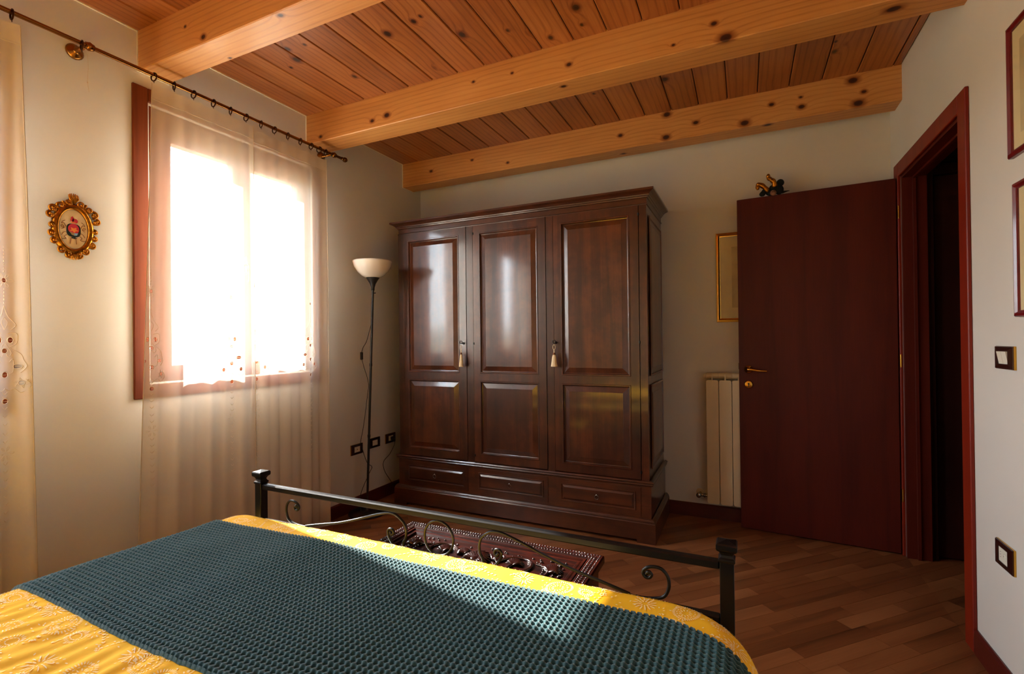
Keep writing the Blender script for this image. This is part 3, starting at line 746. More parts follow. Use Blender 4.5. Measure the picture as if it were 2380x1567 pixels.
# ================================================================== FLOOR LAMP
lamp = thing('floor_lamp', 'black uplighter floor lamp with white glass bowl standing left of the wardrobe', 'floor lamp', (-2.455, 2.735, 0))
pb, pt = Vector((-2.455, 2.735, .0)), Vector((-2.395, 2.750, 1.59))
b = MB(); b.lathe([(0, .0), (.132, .0), (.134, .006), (.128, .014), (.06, .022), (.022, .028), (.016, .045), (0, .045)], (-2.447, 2.733, 0), 36); obj('base', b, M_BLACK, lamp)
b = MB(); b.tube([tuple(pb.lerp(pt, t)) for t in (0.02, .3, .33, .66, .665, 1)], [.0085]*6, 12)
for t in (.34, .66): p = pb.lerp(pt, t); b.tube([tuple(p), tuple(p + Vector((0, 0, .02)))], .0105, 12)
obj('pole', b, M_BLACK, lamp)
tp = pt; b = MB(); b.lathe([(0, 0), (.012, .0), (.013, .02), (.020, .045), (.034, .070), (.049, .092), (.050, .096), (0, .096)], tuple(tp), 24); b.tube([(tp[0]+.012, tp[1], tp[2]-.02), (tp[0]+.026, tp[1]-.004, tp[2]-.02)], .004, 8); obj('holder', b, M_BLACK, lamp)
b = MB(); b.lathe([(.0, .088), (.046, .090), (.075, .104), (.105, .132), (.128, .168), (.137, .200), (.1375, .208), (.134, .207), (.125, .172), (.102, .138), (.072, .110), (.04, .098), (0, .096)], tuple(tp), 40)
def opal():
    t = NT('opal_glass'); t.set(S(240, 232, 218), .18, coat=.6); t.b.inputs['Subsurface Weight'].default_value = .3; t.b.inputs['Subsurface Radius'].default_value = (.02, .02, .02); t.b.inputs['Transmission Weight'].default_value = .0
    n = t.noise(t.new('TexCoord').outputs['Object'], 3, 2); t.set(t.ramp(n, [(0, S(238, 230, 216)), (1, S(244, 238, 226))])); return t.m
obj('shade', b, opal(), lamp)
b = MB(); cx_ = lambda y, z: (XL+.02 + (0.0 if z > .5 else .0), y, z)
CP = [(-2.400, 2.752, 1.45), (-2.440, 2.795, 1.397), (-2.49, 2.792, 1.238), (-2.5, 2.757, 1.176), (-2.5, 2.743, 1.121), (-2.5, 2.764, 1.051), (-2.48, 2.79, .923), (-2.48, 2.775, .814), (-2.5, 2.758, .616), (-2.5, 2.726, .504), (-2.5, 2.738, .465), (-2.5, 2.79, .345), (-2.5, 2.842, .300), (-2.49, 2.800, .262), (-2.5, 2.721, .13), (-2.48, 2.70, .03), (-2.45, 2.66, .006)]
b.tube(spline(CP, 6), .0022, 6); cord = obj('cord', b, M_BLACK, lamp)
b = MB(); b.chbox(-2.508, -2.492, 2.736, 2.754, 1.095, 1.150, .003); obj('switch', b, M_BLACK, cord)

# ================================================================== SOCKETS
def plate(name, wallx, sg, yc, zc, w, h, label, cat, mods, group=None, par=None):
    """sg=+1 wall faces +X, -1 faces -X"""
    t = thing(name, label, cat, (wallx, yc, zc-h/2), group)
    X = lambda d: wallx + sg*d
    b = MB(); b.box(min(X(0), X(.007)), max(X(0), X(.007)), yc-w/2-.001, yc+w/2+.001, zc-h/2-.001, zc+h/2+.001); obj('brass_rim', b, M_BRASS, t, bevel=.001)
    b = MB(); fw = 0.016; iw, ih = w/2-.030, h/2-.017
    ring = lambda a, c, d: [(X(d), yc-a, zc-c), (X(d), yc+a, zc-c), (X(d), yc+a, zc+c), (X(d), yc-a, zc+c)]
    b.loft([ring(w/2, h/2, .007), ring(w/2-.001, h/2-.001, .010), ring(iw+.003, ih+.003, .013), ring(iw, ih, .012), ring(iw, ih, .007)], cap=False)
    obj('cover_frame', b, M_BROWNP, t)
    mods(t, X, yc, zc, iw, ih)
    return t
def mod_socket(t, X, yc, zc, iw, ih):
    b = MB(); a, c = sorted((X(.004), X(.0105))); b.box(a, c, yc-iw, yc+iw, zc-ih, zc+ih); m = obj('socket_insert', b, M_WHITE, t, bevel=.0008)
    b = MB()
    for dy, dz in ((-iw*.62, .009), (-iw*.62, 0), (-iw*.62, -.009), (iw*.1, .0), (iw*.7, 0)):
        b.lathe([(0, X(.0104)), (.0018, X(.0106)), (0, X(.0108))], (0, yc-dy, zc+dz), 8, 'x')
    obj('pin_holes', b, M_BLACK, t, recalc=False)
    b = MB(); b.tube([(X(.0108), yc+iw*-.4+.012*cos(q), zc+.012*sin(q)) for q in np.linspace(0, 2*pi, 20, endpoint=False)], .0008, 4, closed=True); obj('round_well', b, M_WHITE, t, recalc=False)
def mod_tv(t, X, yc, zc, iw, ih):
    b = MB(); a, c = sorted((X(.004), X(.0105))); b.box(a, c, yc-iw, yc+iw, zc-ih, zc+ih); obj('socket_insert', b, M_WHITE, t, bevel=.0008)
    b = MB(); b.lathe([(0, X(.0104)), (.0045, X(.0106)), (.0045, X(.013)), (.003, X(.013)), (.003, X(.011)), (0, X(.011))], (0, yc, zc), 14, 'x'); obj('aerial_port', b, M_CHROME, t, recalc=False)
def mod_switch(t, X, yc, zc, iw, ih):
    for k_ in range(2):
        y0 = yc-iw + k_*iw+.0005; y1 = y0+iw-.001
        b = MB(); n = 8; pr = [(zc-ih+2*ih*i/n, .010 + .007*(i/n)) for i in range(n+1)]
        rgs = [[(X(.004), y, zc-ih)] + [(X(d), y, z) for z, d in reversed(pr)][::-1] + [(X(.004), y, zc+ih)] for y in (y0, y1)]
        b.loft(rgs); obj('rocker', b, M_WHITE, t)
    b = MB(); b.box(min(X(.016), X(.0178)), max(X(.016), X(.0178)), yc-.006, yc+.004, zc-ih+.002, zc+ih-.001); 
plate('aerial_socket', XL, 1, 2.771, .437, .118, .074, 'brown framed aerial socket low on the wall, left of the lamp pole', 'socket', mod_tv)
plate('power_socket', XL, 1, 2.963, .449, .118, .074, 'brown framed empty power socket just right of the lamp pole', 'socket', mod_socket)
plate('power_socket', XL, 1, 3.150, .450, .118, .074, 'brown framed power socket beside the wardrobe with a black plug in it', 'socket', mod_socket)
plate('power_socket', XR, -1, 2.226, .472, .124, .084, 'brown and brass framed power socket low on the right wall', 'socket', mod_socket)
plate('light_switch', XR, -1, 2.203, 1.148, .126, .076, 'brown and brass framed double light switch on the right wall beside the doorway', 'light switch', mod_switch)
pg = thing('plug_cable', 'black plug and cable hanging from the socket beside the wardrobe', 'cable', (XL, 3.16, .1))
b = MB(); b.chbox(XL+.0105, XL+.030, 3.142, 3.168, .434, .462, .004); b.tube([(XL+.03, 3.155, .445), (XL+.042, 3.158, .438)], [.008, .004], 8); obj('plug', b, M_BLACK, pg)
b = MB(); b.tube(spline([(XL+.040, 3.158, .440), (XL+.034, 3.165, .400), (XL+.028, 3.113, .332), (XL+.026, 3.040, .285), (XL+.026, 3.052, .212), (XL+.026, 3.12, .12), (XL+.03, 3.18, .03), (XL+.05, 3.25, .004), (XL+.09, 3.34, .003)], 6), .0024, 6); obj('cord', b, M_BLACK, pg)

# ================================================================== WARDROBE
W = thing('wardrobe', 'large dark walnut three-door wardrobe with three base drawers against the back wall', 'wardrobe', (-1.45, 3.3, 0))
YW = 3.020; YBK = 3.582
b = MB()
b.box(-2.372, -2.325, 3.010, YBK, .345, 2.032); b.box(-.571, -.524, 3.010, YBK, .345, 2.032)
b.box(-1.776, -1.721, 3.009, YW+.05, .345, 2.031); b.box(-1.172, -1.121, 3.009, YW+.05, .345, 2.031)
b.box(-2.372, -.524, YW, YW+.05, 2.032, 2.075); b.box(-2.325, -.571, YW+.03, YBK, .345, .36); b.box(-2.325, -.571, YBK-.012, YBK, .36, 2.06); b.box(-2.325, -.571, YW+.05, YBK, 2.05, 2.075)
obj('carcass', b, M_WARD, W, bevel=.002)
def framed_ring(x0, x1, y0, y1, prof):
    """moulding swept round front and both sides: prof = [(out, z)]"""
    m = MB(); P = []
    for o_, z in prof: P.append([(x0-o_, y1, z), (x0-o_, y0-o_, z), (x1+o_, y0-o_, z), (x1+o_, y1, z)])
    n = len(P)
    for s_ in range(3):
        vs = [P[i][s_] for i in range(n)] + [P[i][s_+1] for i in range(n)]
        m.add(vs, [(i, (i+1), n+i+1, n+i) for i in range(n-1)])
    for e_ in (0, 3): m.add([P[i][e_] for i in range(n)] + [(P[0][e_][0], P[0][e_][1], P[0][e_][2])], [tuple(range(n))])
    return m
cr = [(0, 2.030), (.005, 2.031), (.006, 2.036), (.003, 2.040), (.001, 2.041), (.001, 2.072), (.008, 2.075), (.010, 2.082), (.016, 2.084), (.018, 2.091), (.030, 2.101), (.044, 2.107), (.050, 2.110), (.050, 2.122), (0, 2.122)]
m = framed_ring(-2.372, -.524, YW, YBK, cr); m.box(-2.372, -.524, YW, YBK, 2.112, 2.1215); obj('cornice', m, M_WARDX, W)
ws = [(0, .335), (.010, .340), (.014, .346), (.010, .352), (.016, .356), (.018, .362), (.014, .368), (.002, .372), (0, .372)]
m = framed_ring(-2.388, -.516, YW-.004, YBK, ws); m.box(-2.388, -.516, YW-.004, YBK, .350, .3655); obj('waist_moulding', m, M_WARDX, W)
m = MB(); m.box(-2.388, -.516, YW-.004, YBK, .12, .345)
obj('drawer_case', m, M_WARDX, W, bevel=.001)
pls = [(0, .020), (.022, .020), (.022, .118), (.018, .124), (.020, .128), (.014, .134), (.010, .140), (.004, .144), (0, .144)]
m = framed_ring(-2.392, -.512, YW-.008, YBK, pls)
for (xa_, xb_) in ((-2.414, -2.30), (-.60, -.490)): m.box(xa_, xb_, YW-.030, YW+.02, 0, .0205)
m.box(-2.414, -2.39, YW+.02, YBK, 0, .0205); m.box(-.51, -.490, YW+.02, YBK, 0, .0205)
obj('plinth', m, M_WARDX, W)
def raised(m, mp, u0, u1, v0, v1, prof=((0, 0), (.003, .003), (.008, .003), (.011, -.002), (.014, -.010), (.017, -.011), (.048, -.001), (.050, 0))):
    rg = []
    for ins, d in prof: rg.append([mp(u0+ins, v0+ins, d), mp(u1-ins, v0+ins, d), mp(u1-ins, v1-ins, d), mp(u0+ins, v1-ins, d)])
    m.loft(rg, True, False); m.add(rg[-1], [(0, 1, 2, 3)])
front = lambda y: (lambda u, v, d: (u, y-d, v))
def door_frame(m, x0, x1, z0, z1, ya, yb, openings):
    us = sorted({x0, x1, *[o_[0] for o_ in openings], *[o_[1] for o_ in openings]}); zs = sorted({z0, z1, *[o_[2] for o_ in openings], *[o_[3] for o_ in openings]})
    ox0, ox1 = openings[0][0], openings[0][1]
    m.box(x0, ox0, ya, yb, z0, z1); m.box(ox1, x1, ya, yb, z0, z1)
    zz = [z0] + [q for o_ in sorted(openings, key=lambda o_: o_[2]) for q in (o_[2], o_[3])] + [z1]
    for i in range(0, len(zz), 2): m.box(ox0, ox1, ya, yb, zz[i], zz[i+1])
DX = [(-2.323, -1.778), (-1.719, -1.174), (-1.119, -.573)]
PXs = [(-2.282, -1.836), (-1.672, -1.228), (-1.070, -.626)]
YD = 3.006
for i, ((a, c), (p0, p1)) in enumerate(zip(DX, PXs)):
    m = MB(); door_frame(m, a, c, .376, 2.030, YD, YD+.022, [(p0, p1, .427, .942), (p0, p1, .994, 1.978)])
    d_ = obj('door', m, M_WARD, W)
    for z0, z1 in ((.427, .942), (.994, 1.978)):
        m = MB(); raised(m, front(YD), p0, p1, z0, z1); m.add([(p0, YD+.020, z0), (p1, YD+.020, z0), (p1, YD+.020, z1), (p0, YD+.020, z1)], [(0, 1, 2, 3)]); obj('raised_panel', m, M_WARD, d_, recalc=False)
    kx = {0: -1.800, 2: -1.106}.get(i)
    if kx:
        m = MB(); m.lathe([(0, YD), (.009, YD-.001), (.009, YD-.003), (0, YD-.003)], (kx, 0, 1.205), 12, 'y')
        m.tube([(kx, YD-.003, 1.205), (kx, YD-.030, 1.205)], .003, 8)
        m.tube([(kx+.010*cos(t), YD-.038, 1.212+.010*sin(t)) for t in np.linspace(0, 2*pi, 16, endpoint=False)], .0022, 6, closed=True)
        m.tube([(kx-.018, YD-.020, 1.207), (kx+.020, YD-.020, 1.205)], .0018, 6)
        obj('key', m, M_IRON, d_, recalc=False)
    hxs = {0: None, 1: a+.001, 2: c+.001}[i]
    if hxs:
        for z in (1.975, 1.203, .42):
            m = MB(); m.tube([(hxs, YD+.001, z-.008), (hxs, YD+.001, z+.008)], .0055, 8); obj('hinge', m, M_IRON, d_)
side = lambda u, v, d: (-.524+d, u, v)
m = MB(); raised(m, side, YW+.05, YBK-.04, .427, .942, ((0, 0), (.004, .004), (.012, .004), (.016, -.004), (.05, .002), (.052, .003))); raised(m, side, YW+.05, YBK-.04, .994, 1.978, ((0, 0), (.004, .004), (.012, .004), (.016, -.004), (.05, .002), (.052, .003)))
m.v = [(v[0]+.005, v[1], v[2]) for v in m.v]; obj('side_panels', m, M_WARD, W, recalc=False)
DR = [(-2.303, -1.809), (-1.697, -1.206), (-1.088, -.608)]
for (a, c) in DR:
    m = MB(); y_ = YW-.004
    m.box(a-.03, c+.03, y_-.003, y_+.01, .158, .326)
    raised(m, front(y_-.0032), a, c, .184, .300, ((0, 0), (.003, .004), (.008, .003), (.011, -.001), (.022, .006), (.024, .007)))
    dr = obj('drawer', m, M_WARDX, W, recalc=False)
    cx = (a+c)/2; m = MB(); m.lathe([(0, y_-.009), (.006, y_-.010), (.005, y_-.016), (0, y_-.017)], (cx, 0, .250), 10, 'y')
    m.tube([(cx+.013*cos(t), y_-.016-.003*sin(t), .237+.014*sin(t)) for t in np.linspace(0, 2*pi, 18, endpoint=False)], .0018, 6, closed=True)
    obj('ring_pull', m, M_CHROME, dr, recalc=False)
for kx, zt_, zb_, lb in ((-1.800, 1.196, 1.042, 'slim cream tassel hanging from the key of the left wardrobe door'), (-1.106, 1.196, 1.052, 'fuller cream tassel hanging from the key of the right wardrobe door')):
    t_ = thing('key_tassel', lb, 'tassel', (kx, YD-.038, zb_)); ff = 1.0 if kx < -1.5 else 1.35
    m = MB(); yk = YD-.038
    m.tube([(kx+.006*cos(q)*ff, yk, zt_-.020+.016*sin(q)) for q in np.linspace(0, 2*pi, 16, endpoint=False)], .0014, 5, closed=True); m.tube([(kx, yk, zt_-.034), (kx, yk, zt_-.055)], .0025*ff, 8); obj('loop', m, M_TASSEL, t_)
    m = MB(); m.lathe([(0, zt_-.054), (.005*ff, zt_-.056), (.007*ff, zt_-.064), (.005*ff, zt_-.070), (.0, zt_-.072)], (kx, yk, 0), 12); obj('knot', m, plain('brown_cord', (112, 66, 36), .7), t_)
    m = MB(); n = 28; zz = [(zt_-.069, .006), (zt_-.082, .0085), (zt_-.11, .011), (zb_+.01, .0135), (zb_, .0145)]
    rg = [[(kx + r_*ff*(1+.10*(j % 2))*cos(2*pi*j/n), yk + r_*ff*(1+.10*(j % 2))*sin(2*pi*j/n), z) for j in range(n)] for z, r_ in zz]; m.loft(rg, smooth=False); obj('skirt', m, M_TASSEL, t_)

# ================================================================== CARVED CHEST
CX0, CX1, CY0, CY1, CZ = -1.357, -.482, 1.385, 1.803, .420
ch = thing('carved_chest', 'glossy dark red carved wooden chest on the floor between bed foot and wardrobe', 'chest', ((CX0+CX1)/2, (CY0+CY1)/2, 0))
b = MB(); b.box(CX0+.018, CX1-.018, CY0+.018, CY1-.018, .03, CZ-.032); b.box(CX0+.004, CX1-.004, CY0+.004, CY1-.004, 0, .045); obj('body', b, M_CHEST, ch, bevel=.003)
b = MB(); zl = CZ-.034
def rr(ins, z): return [(CX0+ins, CY0+ins, z), (CX1-ins, CY0+ins, z), (CX1-ins, CY1-ins, z), (CX0+ins, CY1-ins, z)]
b.loft([rr(.004, zl), rr(0, zl+.006), rr(0, CZ-.006), rr(.004, CZ), rr(.046, CZ), rr(.050, CZ-.004), rr(.054, CZ-.001), rr(.062, CZ-.001), rr(.066, CZ-.008), rr(.072, CZ-.006), rr(.080, CZ-.006), rr(.086, CZ-.014)], True, False)
b.add(rr(.086, CZ-.014), [(0, 1, 2, 3)]); b.add(rr(.004, zl), [(3, 2, 1, 0)])
lid = obj('lid', b, M_CHEST, ch)
b = MB()
def bead_row(x0, y0, x1, y1, sp, r):
    L_ = sqrt((x1-x0)**2+(y1-y0)**2); n = int(L_/sp)
    for i in range(n+1):
        q = i/n; b.sphere((x0+(x1-x0)*q, y0+(y1-y0)*q, CZ-.0005), (r, r, r*.9), 6, 4)
for ins, sp_x, r in ((.012, .0115, .0042), (.037, .0115, .0042)):
    a0, a1, c0, c1 = CX0+ins, CX1-ins, CY0+ins, CY1-ins
    bead_row(a0, c0, a1, c0, sp_x, r); bead_row(a0, c1, a1, c1, sp_x, r); bead_row(a0, c0, a0, c1, sp_x, r); bead_row(a1, c0, a1, c1, sp_x, r)
for i in range(60):
    q = (i+.5)/60; x = CX0+.0245+q*(CX1-CX0-.049)
    for y in (CY0+.0245, CY1-.0245): b.tube([(x-.005, y-.005, CZ), (x, y+.004, CZ+.002), (x+.005, y-.004, CZ)], .0018, 4)
for i in range(26):
    q = (i+.5)/26; y = CY0+.0245+q*(CY1-CY0-.049)
    for x in (CX0+.0245, CX1-.0245): b.tube([(x-.005, y-.005, CZ), (x+.004, y, CZ+.002), (x-.004, y+.005, CZ)], .0018, 4)
tag(obj('beaded_border', b, M_CARVE, lid, recalc=False), kind='stuff')
b = MB(); zr = CZ-.014; mx, my = (CX0+CX1)/2, (CY0+CY1)/2
def relief(pts, r, k=5): b.tube([(p[0], p[1], p[2]) for p in spline([(mx+x, my+y, zr+.003) for x, y in pts], k)], r, 6)
def leafy(x, y, ang, L_, wd, n_=5):
    ca, sa = cos(ang), sin(ang)
    for k_ in range(-n_, n_+1):
        a = ang + k_*.26; l2 = L_*(1-.06*abs(k_)); base = (mx+x, my+y, zr+.004)
        tip = (mx+x+l2*cos(a), my+y+l2*sin(a), zr+.003); md = (mx+x+l2*.55*cos(a+.08), my+y+l2*.55*sin(a+.08), zr+.013)
        b.tube([base, md, tip], [wd*.6, wd, wd*.25], 6)
for sg in (-1, 1):
    relief([(sg*.08, .02), (sg*.13, .075), (sg*.19, .075), (sg*.215, .03), (sg*.19, -.03), (sg*.14, -.02), (sg*.145, .025)], .007)
    relief([(sg*.225, .06), (sg*.27, .045), (sg*.285, 0), (sg*.27, -.06)], .005)
    for q in range(14):
        a = -1.2 + 2.4*q/13; b.sphere((mx+sg*(.20+.07*cos(a)), my+.075*sin(a), zr+.004), .0042, 6, 4)
    leafy(sg*.15, .02, radians(90 if sg > 0 else 90), .05, .006); leafy(sg*.29, .02, radians(70 if sg > 0 else 110), .055, .008); leafy(sg*.30, -.05, radians(-70 if sg > 0 else -110), .05, .007)
    leafy(sg*.06, .03, radians(50 if sg > 0 else 130), .045, .006); relief([(sg*.02, .0), (sg*.05, .06), (sg*.09, .07), (sg*.10, .04)], .006)
    for q in range(7): relief([(sg*(.09+q*.012), -.05), (sg*(.10+q*.012), -.015)], .0035, 2)
leafy(0, 0, radians(90), .085, .008, 6); leafy(0, 0, radians(-90), .08, .008, 6); b.sphere((mx, my, zr+.006), (.02, .02, .012), 12, 8)
rc = random.Random(4)
for q in range(70):
    x, y = rc.choice((-1, 1))*rc.uniform(.30, .335), rc.uniform(-.10, .10); b.sphere((mx+x, my+y, zr+.002), (.0045, .0045, .004), 6, 4)
for q in range(60):
    x, y = rc.uniform(-.33, .33), rc.choice((-1, 1))*rc.uniform(.085, .115); b.sphere((mx+x, my+y, zr+.001), (rc.uniform(.003, .009), .004, .005), 6, 4)
obj('relief_carving', b, M_CARVE, lid, recalc=False)
b = MB()
for i in range(5):
    x = CX0+.10+i*(CX1-CX0-.2)/4
    for yy, s_ in ((CY0+.018, -1), (CY1-.018, 1)): b.tube(spline([(x-.06, yy, .2), (x-.02, yy+s_*.005, .27), (x+.02, yy+s_*.005, .14), (x+.06, yy, .2)], 5), .007, 6)
tag(obj('side_carving', b, M_CARVE, ch, recalc=False), kind='stuff')

# ================================================================== BED
YP = 1.343
bed = thing('bed', 'black wrought iron double bed with scrolled footboard and square capped posts', 'bed', (-.90, .35, 0))
def post(x, y, top, name='post'):
    b = MB(); h = .0165
    sq = lambda w, z: [(x-w, y-w, z), (x+w, y-w, z), (x+w, y+w, z), (x-w, y+w, z)]
    b.loft([sq(h, 0), sq(h, top-.052)]); p = obj(name, b, M_IRON, bed, bevel=.002)
    b = MB(); b.loft([sq(h+.001, top-.054), sq(h+.003, top-.050), sq(h+.003, top-.046), sq(h-.001, top-.042), sq(h-.003, top-.036), sq(h+.001, top-.028), sq(h+.006, top-.024), sq(h+.008, top-.020), sq(h+.008, top-.010), sq(h+.005, top-.006), sq(.004, top-.001), sq(.001, top)])
    obj('cap', b, M_IRON, p, bevel=.001); return p
PL, PR = -1.746, -.047
post(PL, YP, .722); post(PR, YP, .722); post(PL, -.66, 1.02); post(PR, -.66, 1.02)
def bar(x0, x1, y, z0, z1, t=.0115, nm='rail'):
    b = MB(); b.chbox(x0, x1, y-t, y+t, z0, z1, .004); return obj(nm, b, M_IRON, bed)
bar(PL+.016, PR-.016, YP, .646, .668, nm='top_rail'); bar(PL+.016, PR-.016, YP, .507, .530, nm='lower_rail'); bar(PL+.016, PR-.016, YP, .265, .30, nm='bottom_rail')
bar(PL+.016, PR-.016, -.66, .945, .967, nm='top_rail'); bar(PL+.016, PR-.016, -.66, .507, .53, nm='lower_rail')
for x in (PL, PR):
    b = MB(); b.chbox(x-.012, x+.012, -.645, YP-.015, .265, .30, .003); obj('side_rail', b, M_IRON, bed)
XC = (PL+PR)/2
S1 = [(-.211,.540),(-.195,.553),(-.187,.578),(-.191,.601),(-.204,.616),(-.219,.620),(-.238,.617),(-.252,.607),(-.254,.596),(-.247,.588),(-.237,.589),(-.232,.598),(-.239,.603),(-.245,.598)]
S1 = [(-.30,.531),(-.25,.532)] + S1
S2 = [(-.744,.530),(-.744,.548),(-.754,.563),(-.756,.587),(-.750,.609),(-.734,.625),(-.714,.636),(-.693,.639),(-.668,.636),(-.607,.618),(-.545,.597),(-.453,.570),(-.354,.549),(-.29,.534)]
S3 = [(-.704,.532),(-.690,.547),(-.681,.562),(-.679,.577),(-.688,.585),(-.699,.583),(-.703,.572),(-.695,.566),(-.690,.573)]
for sg in (1, -1):
    for S_, nm in ((S1, 'corner_scroll'), (S2, 'long_scroll'), (S3, 'small_spiral')):
        b = MB(); pts = spline([((x if sg > 0 else 2*XC-x), YP, z) for x, z in S_], 6)
        rad = [.0046]*len(pts)
        for q in range(10): rad[-1-q] = .0046 + .0016*sin(pi*q/10) if nm != 'long_scroll' else rad[-1-q]
        b.tube(pts, rad, 8)
        if nm != 'long_scroll': b.sphere(pts[-1], .0052, 8, 6)
        obj(nm, b, M_IRON, bed)
b = MB(); b.tube([(-.8975-.009+.0555*cos(t), YP, .5855+.0555*sin(t)) for t in np.linspace(0, 2*pi, 40, endpoint=False)], .0042, 8, closed=True); obj('centre_ring', b, M_IRON, bed)

b = MB(); b.chbox(-1.775, -.035, -.62, 1.255, .30, .535, .03); mt = obj('mattress', b, plain('mattress_ticking', (224, 216, 200), .9), None); tag(mt, 'thick mattress hidden beneath the yellow duvet on the iron bed', 'mattress')

# ---- duvet surface
XI0, XI1, YI1, Z0 = -1.765, -.075, 1.262, .566
def core(a, bq):
    RC = .10 if a > -.9 else .03
    qa = min(max(a, XI0+RC), XI1-RC); qb = min(max(bq, -2), YI1-RC); return qa, qb, RC
def edge_r(na, nb, a):
    rx = .10 if a > -.9 else .075
    return rx*na*na + .062*nb*nb
def puff(a, bq):
    p = Vector((a*2.2, bq*2.2, 3.1)); z = .010*noise.noise(p) + .004*noise.noise(Vector((a*6, bq*6, 1.7)))
    w = smooth01((.66-bq)/.10)*.75          # wrinkles in the open part of the duvet
    z += w*.0050*sin(2*pi*(a*11 + bq*2.2) + 2.5*noise.noise(Vector((a*5, bq*3, 9)))) * (0.6+.6*noise.noise(Vector((a*4, bq*4, 5))))
    z += w*.0030*sin(2*pi*(a*23 - bq*3) + 3*noise.noise(Vector((a*8, bq*5, 2))))
    return z
def cloth(a, bq, lift=0.0, bump=True):
    qa, qb, RC = core(a, bq); dx_, dy_ = a-qa, bq-qb; d = sqrt(dx_*dx_+dy_*dy_)
    z = Z0 + (puff(a, bq) if bump else 0)
    if d <= RC: return Vector((a, bq, z+lift))
    n = Vector((dx_/d, dy_/d, 0)); s_ = d-RC; r = edge_r(n.x, n.y, a)
    base = Vector((qa, qb, 0)) + n*RC
    fade = max(0, 1-s_/.12); z = Z0 + (z-Z0)*fade
    if s_ < r*pi/2:
        th = s_/r; return base + n*((r+lift)*sin(th)) + Vector((0, 0, z - r + (r+lift)*cos(th)))
    ex = s_-r*pi/2
    wob = .010*sin(18*(a+bq)+2*sin(5*a))*min(1, ex/.1) if n.y < .7 else 0
    return base + n*(r+lift+wob) + Vector((0, 0, z-r-ex))
b = MB(); na_, nb_ = 380, 320; A0, A1, B0, B1 = XI0-.33, XI1+.36, -.56, YI1+.26
vs = []
for i in range(na_+1):
    for j in range(nb_+1): vs.append(tuple(cloth(A0+(A1-A0)*i/na_, B0+(B1-B0)*(1-(1-j/nb_)**1.0))))
b.add(vs, [(i*(nb_+1)+j, (i+1)*(nb_+1)+j, (i+1)*(nb_+1)+j+1, i*(nb_+1)+j+1) for i in range(na_) for j in range(nb_)], True)
duvet = obj('duvet', b, M_DUVET, None, origin=(-.9, .35, .30), recalc=False)
tag(duvet, 'bright yellow cotton duvet with cream printed sprigs covering the bed under the teal blanket', 'duvet')
so = duvet.modifiers.new('thickness', 'SOLIDIFY'); so.thickness = .006; so.offset = -1

# ---- cream print on the duvet (dashes, flowers, paisleys)
b = MB(); rp_ = random.Random(21)
BY0, BY1 = .625, 1.190
def under(a, bq): return (BY0+.03) < bq < (BY1-.03 - .13*smooth01((a+.20)/.36))
def nrm(a, bq):
    e_ = .004; p = cloth(a, bq); u = cloth(a+e_, bq)-p; v = cloth(a, bq+e_)-p; n = u.cross(v)
    return p, (n.normalized() if n.length > 1e-12 else Vector((0, 0, 1)))
def dash(a, bq, ang, L_, w=.0013):
    if a < XI0-.12 or a > XI1+.22 or bq > YI1+.10 or bq < -.15 or under(a, bq): return
    ca, sa = cos(ang), sin(ang); vs = []
    for (u, v) in ((-L_/2, 0), (-L_/4, w), (L_/4, w), (L_/2, 0), (L_/4, -w), (-L_/4, -w)):
        aa, bb = a+u*ca-v*sa, bq+u*sa+v*ca; vs.append(aa); vs.append(bb)
    p, n = nrm(a, bq); ps = []
    for i in range(6): ps.append(tuple(cloth(vs[2*i], vs[2*i+1]) + n*.0016))
    b.add(ps, [(0, 1, 2, 3, 4, 5)])
def flower(a, bq, r, n_, rot=0, half=False):
    for i in range(n_):
        t = rot + (pi if half else 2*pi)*i/n_; dash(a+r*cos(t), bq+r*sin(t), t, r*.8)
def paisley(a, bq, s_, rot, rows):
    def tear(t, k_):
        r = k_*(1-.45*cos(t)); x = r*cos(t)+.25*k_; y = r*sin(t)*.75; y += .35*x*x/k_*.6 if x > 0 else 0
        return x, y
    for k_, spc, mode in rows:
        pts = [tear(2*pi*i/200, s_*k_) for i in range(200)]; L_ = 0; last = -1
        for i in range(1, 200):
            L_ += sqrt((pts[i][0]-pts[i-1][0])**2+(pts[i][1]-pts[i-1][1])**2)
            if L_-last > spc:
                last = L_; tx, ty = pts[i][0]-pts[i-1][0], pts[i][1]-pts[i-1][1]; an = atan2(ty, tx) + (pi/2 if mode == 'r' else .0)
                x, y = pts[i]; dash(a+x*cos(rot)-y*sin(rot), bq+x*sin(rot)+y*cos(rot), an+rot, .0085 if mode == 'r' else .006, .0011)
def sprig(a, bq, rot, L_):
    for i in range(5):
        q = i/4; x, y = a+L_*q*cos(rot), bq+L_*q*sin(rot)
        dash(x, y, rot+.7, .007); dash(x+.002, y+.002, rot-.7, .007)
    flower(a+L_*cos(rot), bq+L_*sin(rot), .008, 5, rot-1, True)
gx = np.arange(-1.9, .15, .082); gy = np.arange(.2, 1.4, .080)
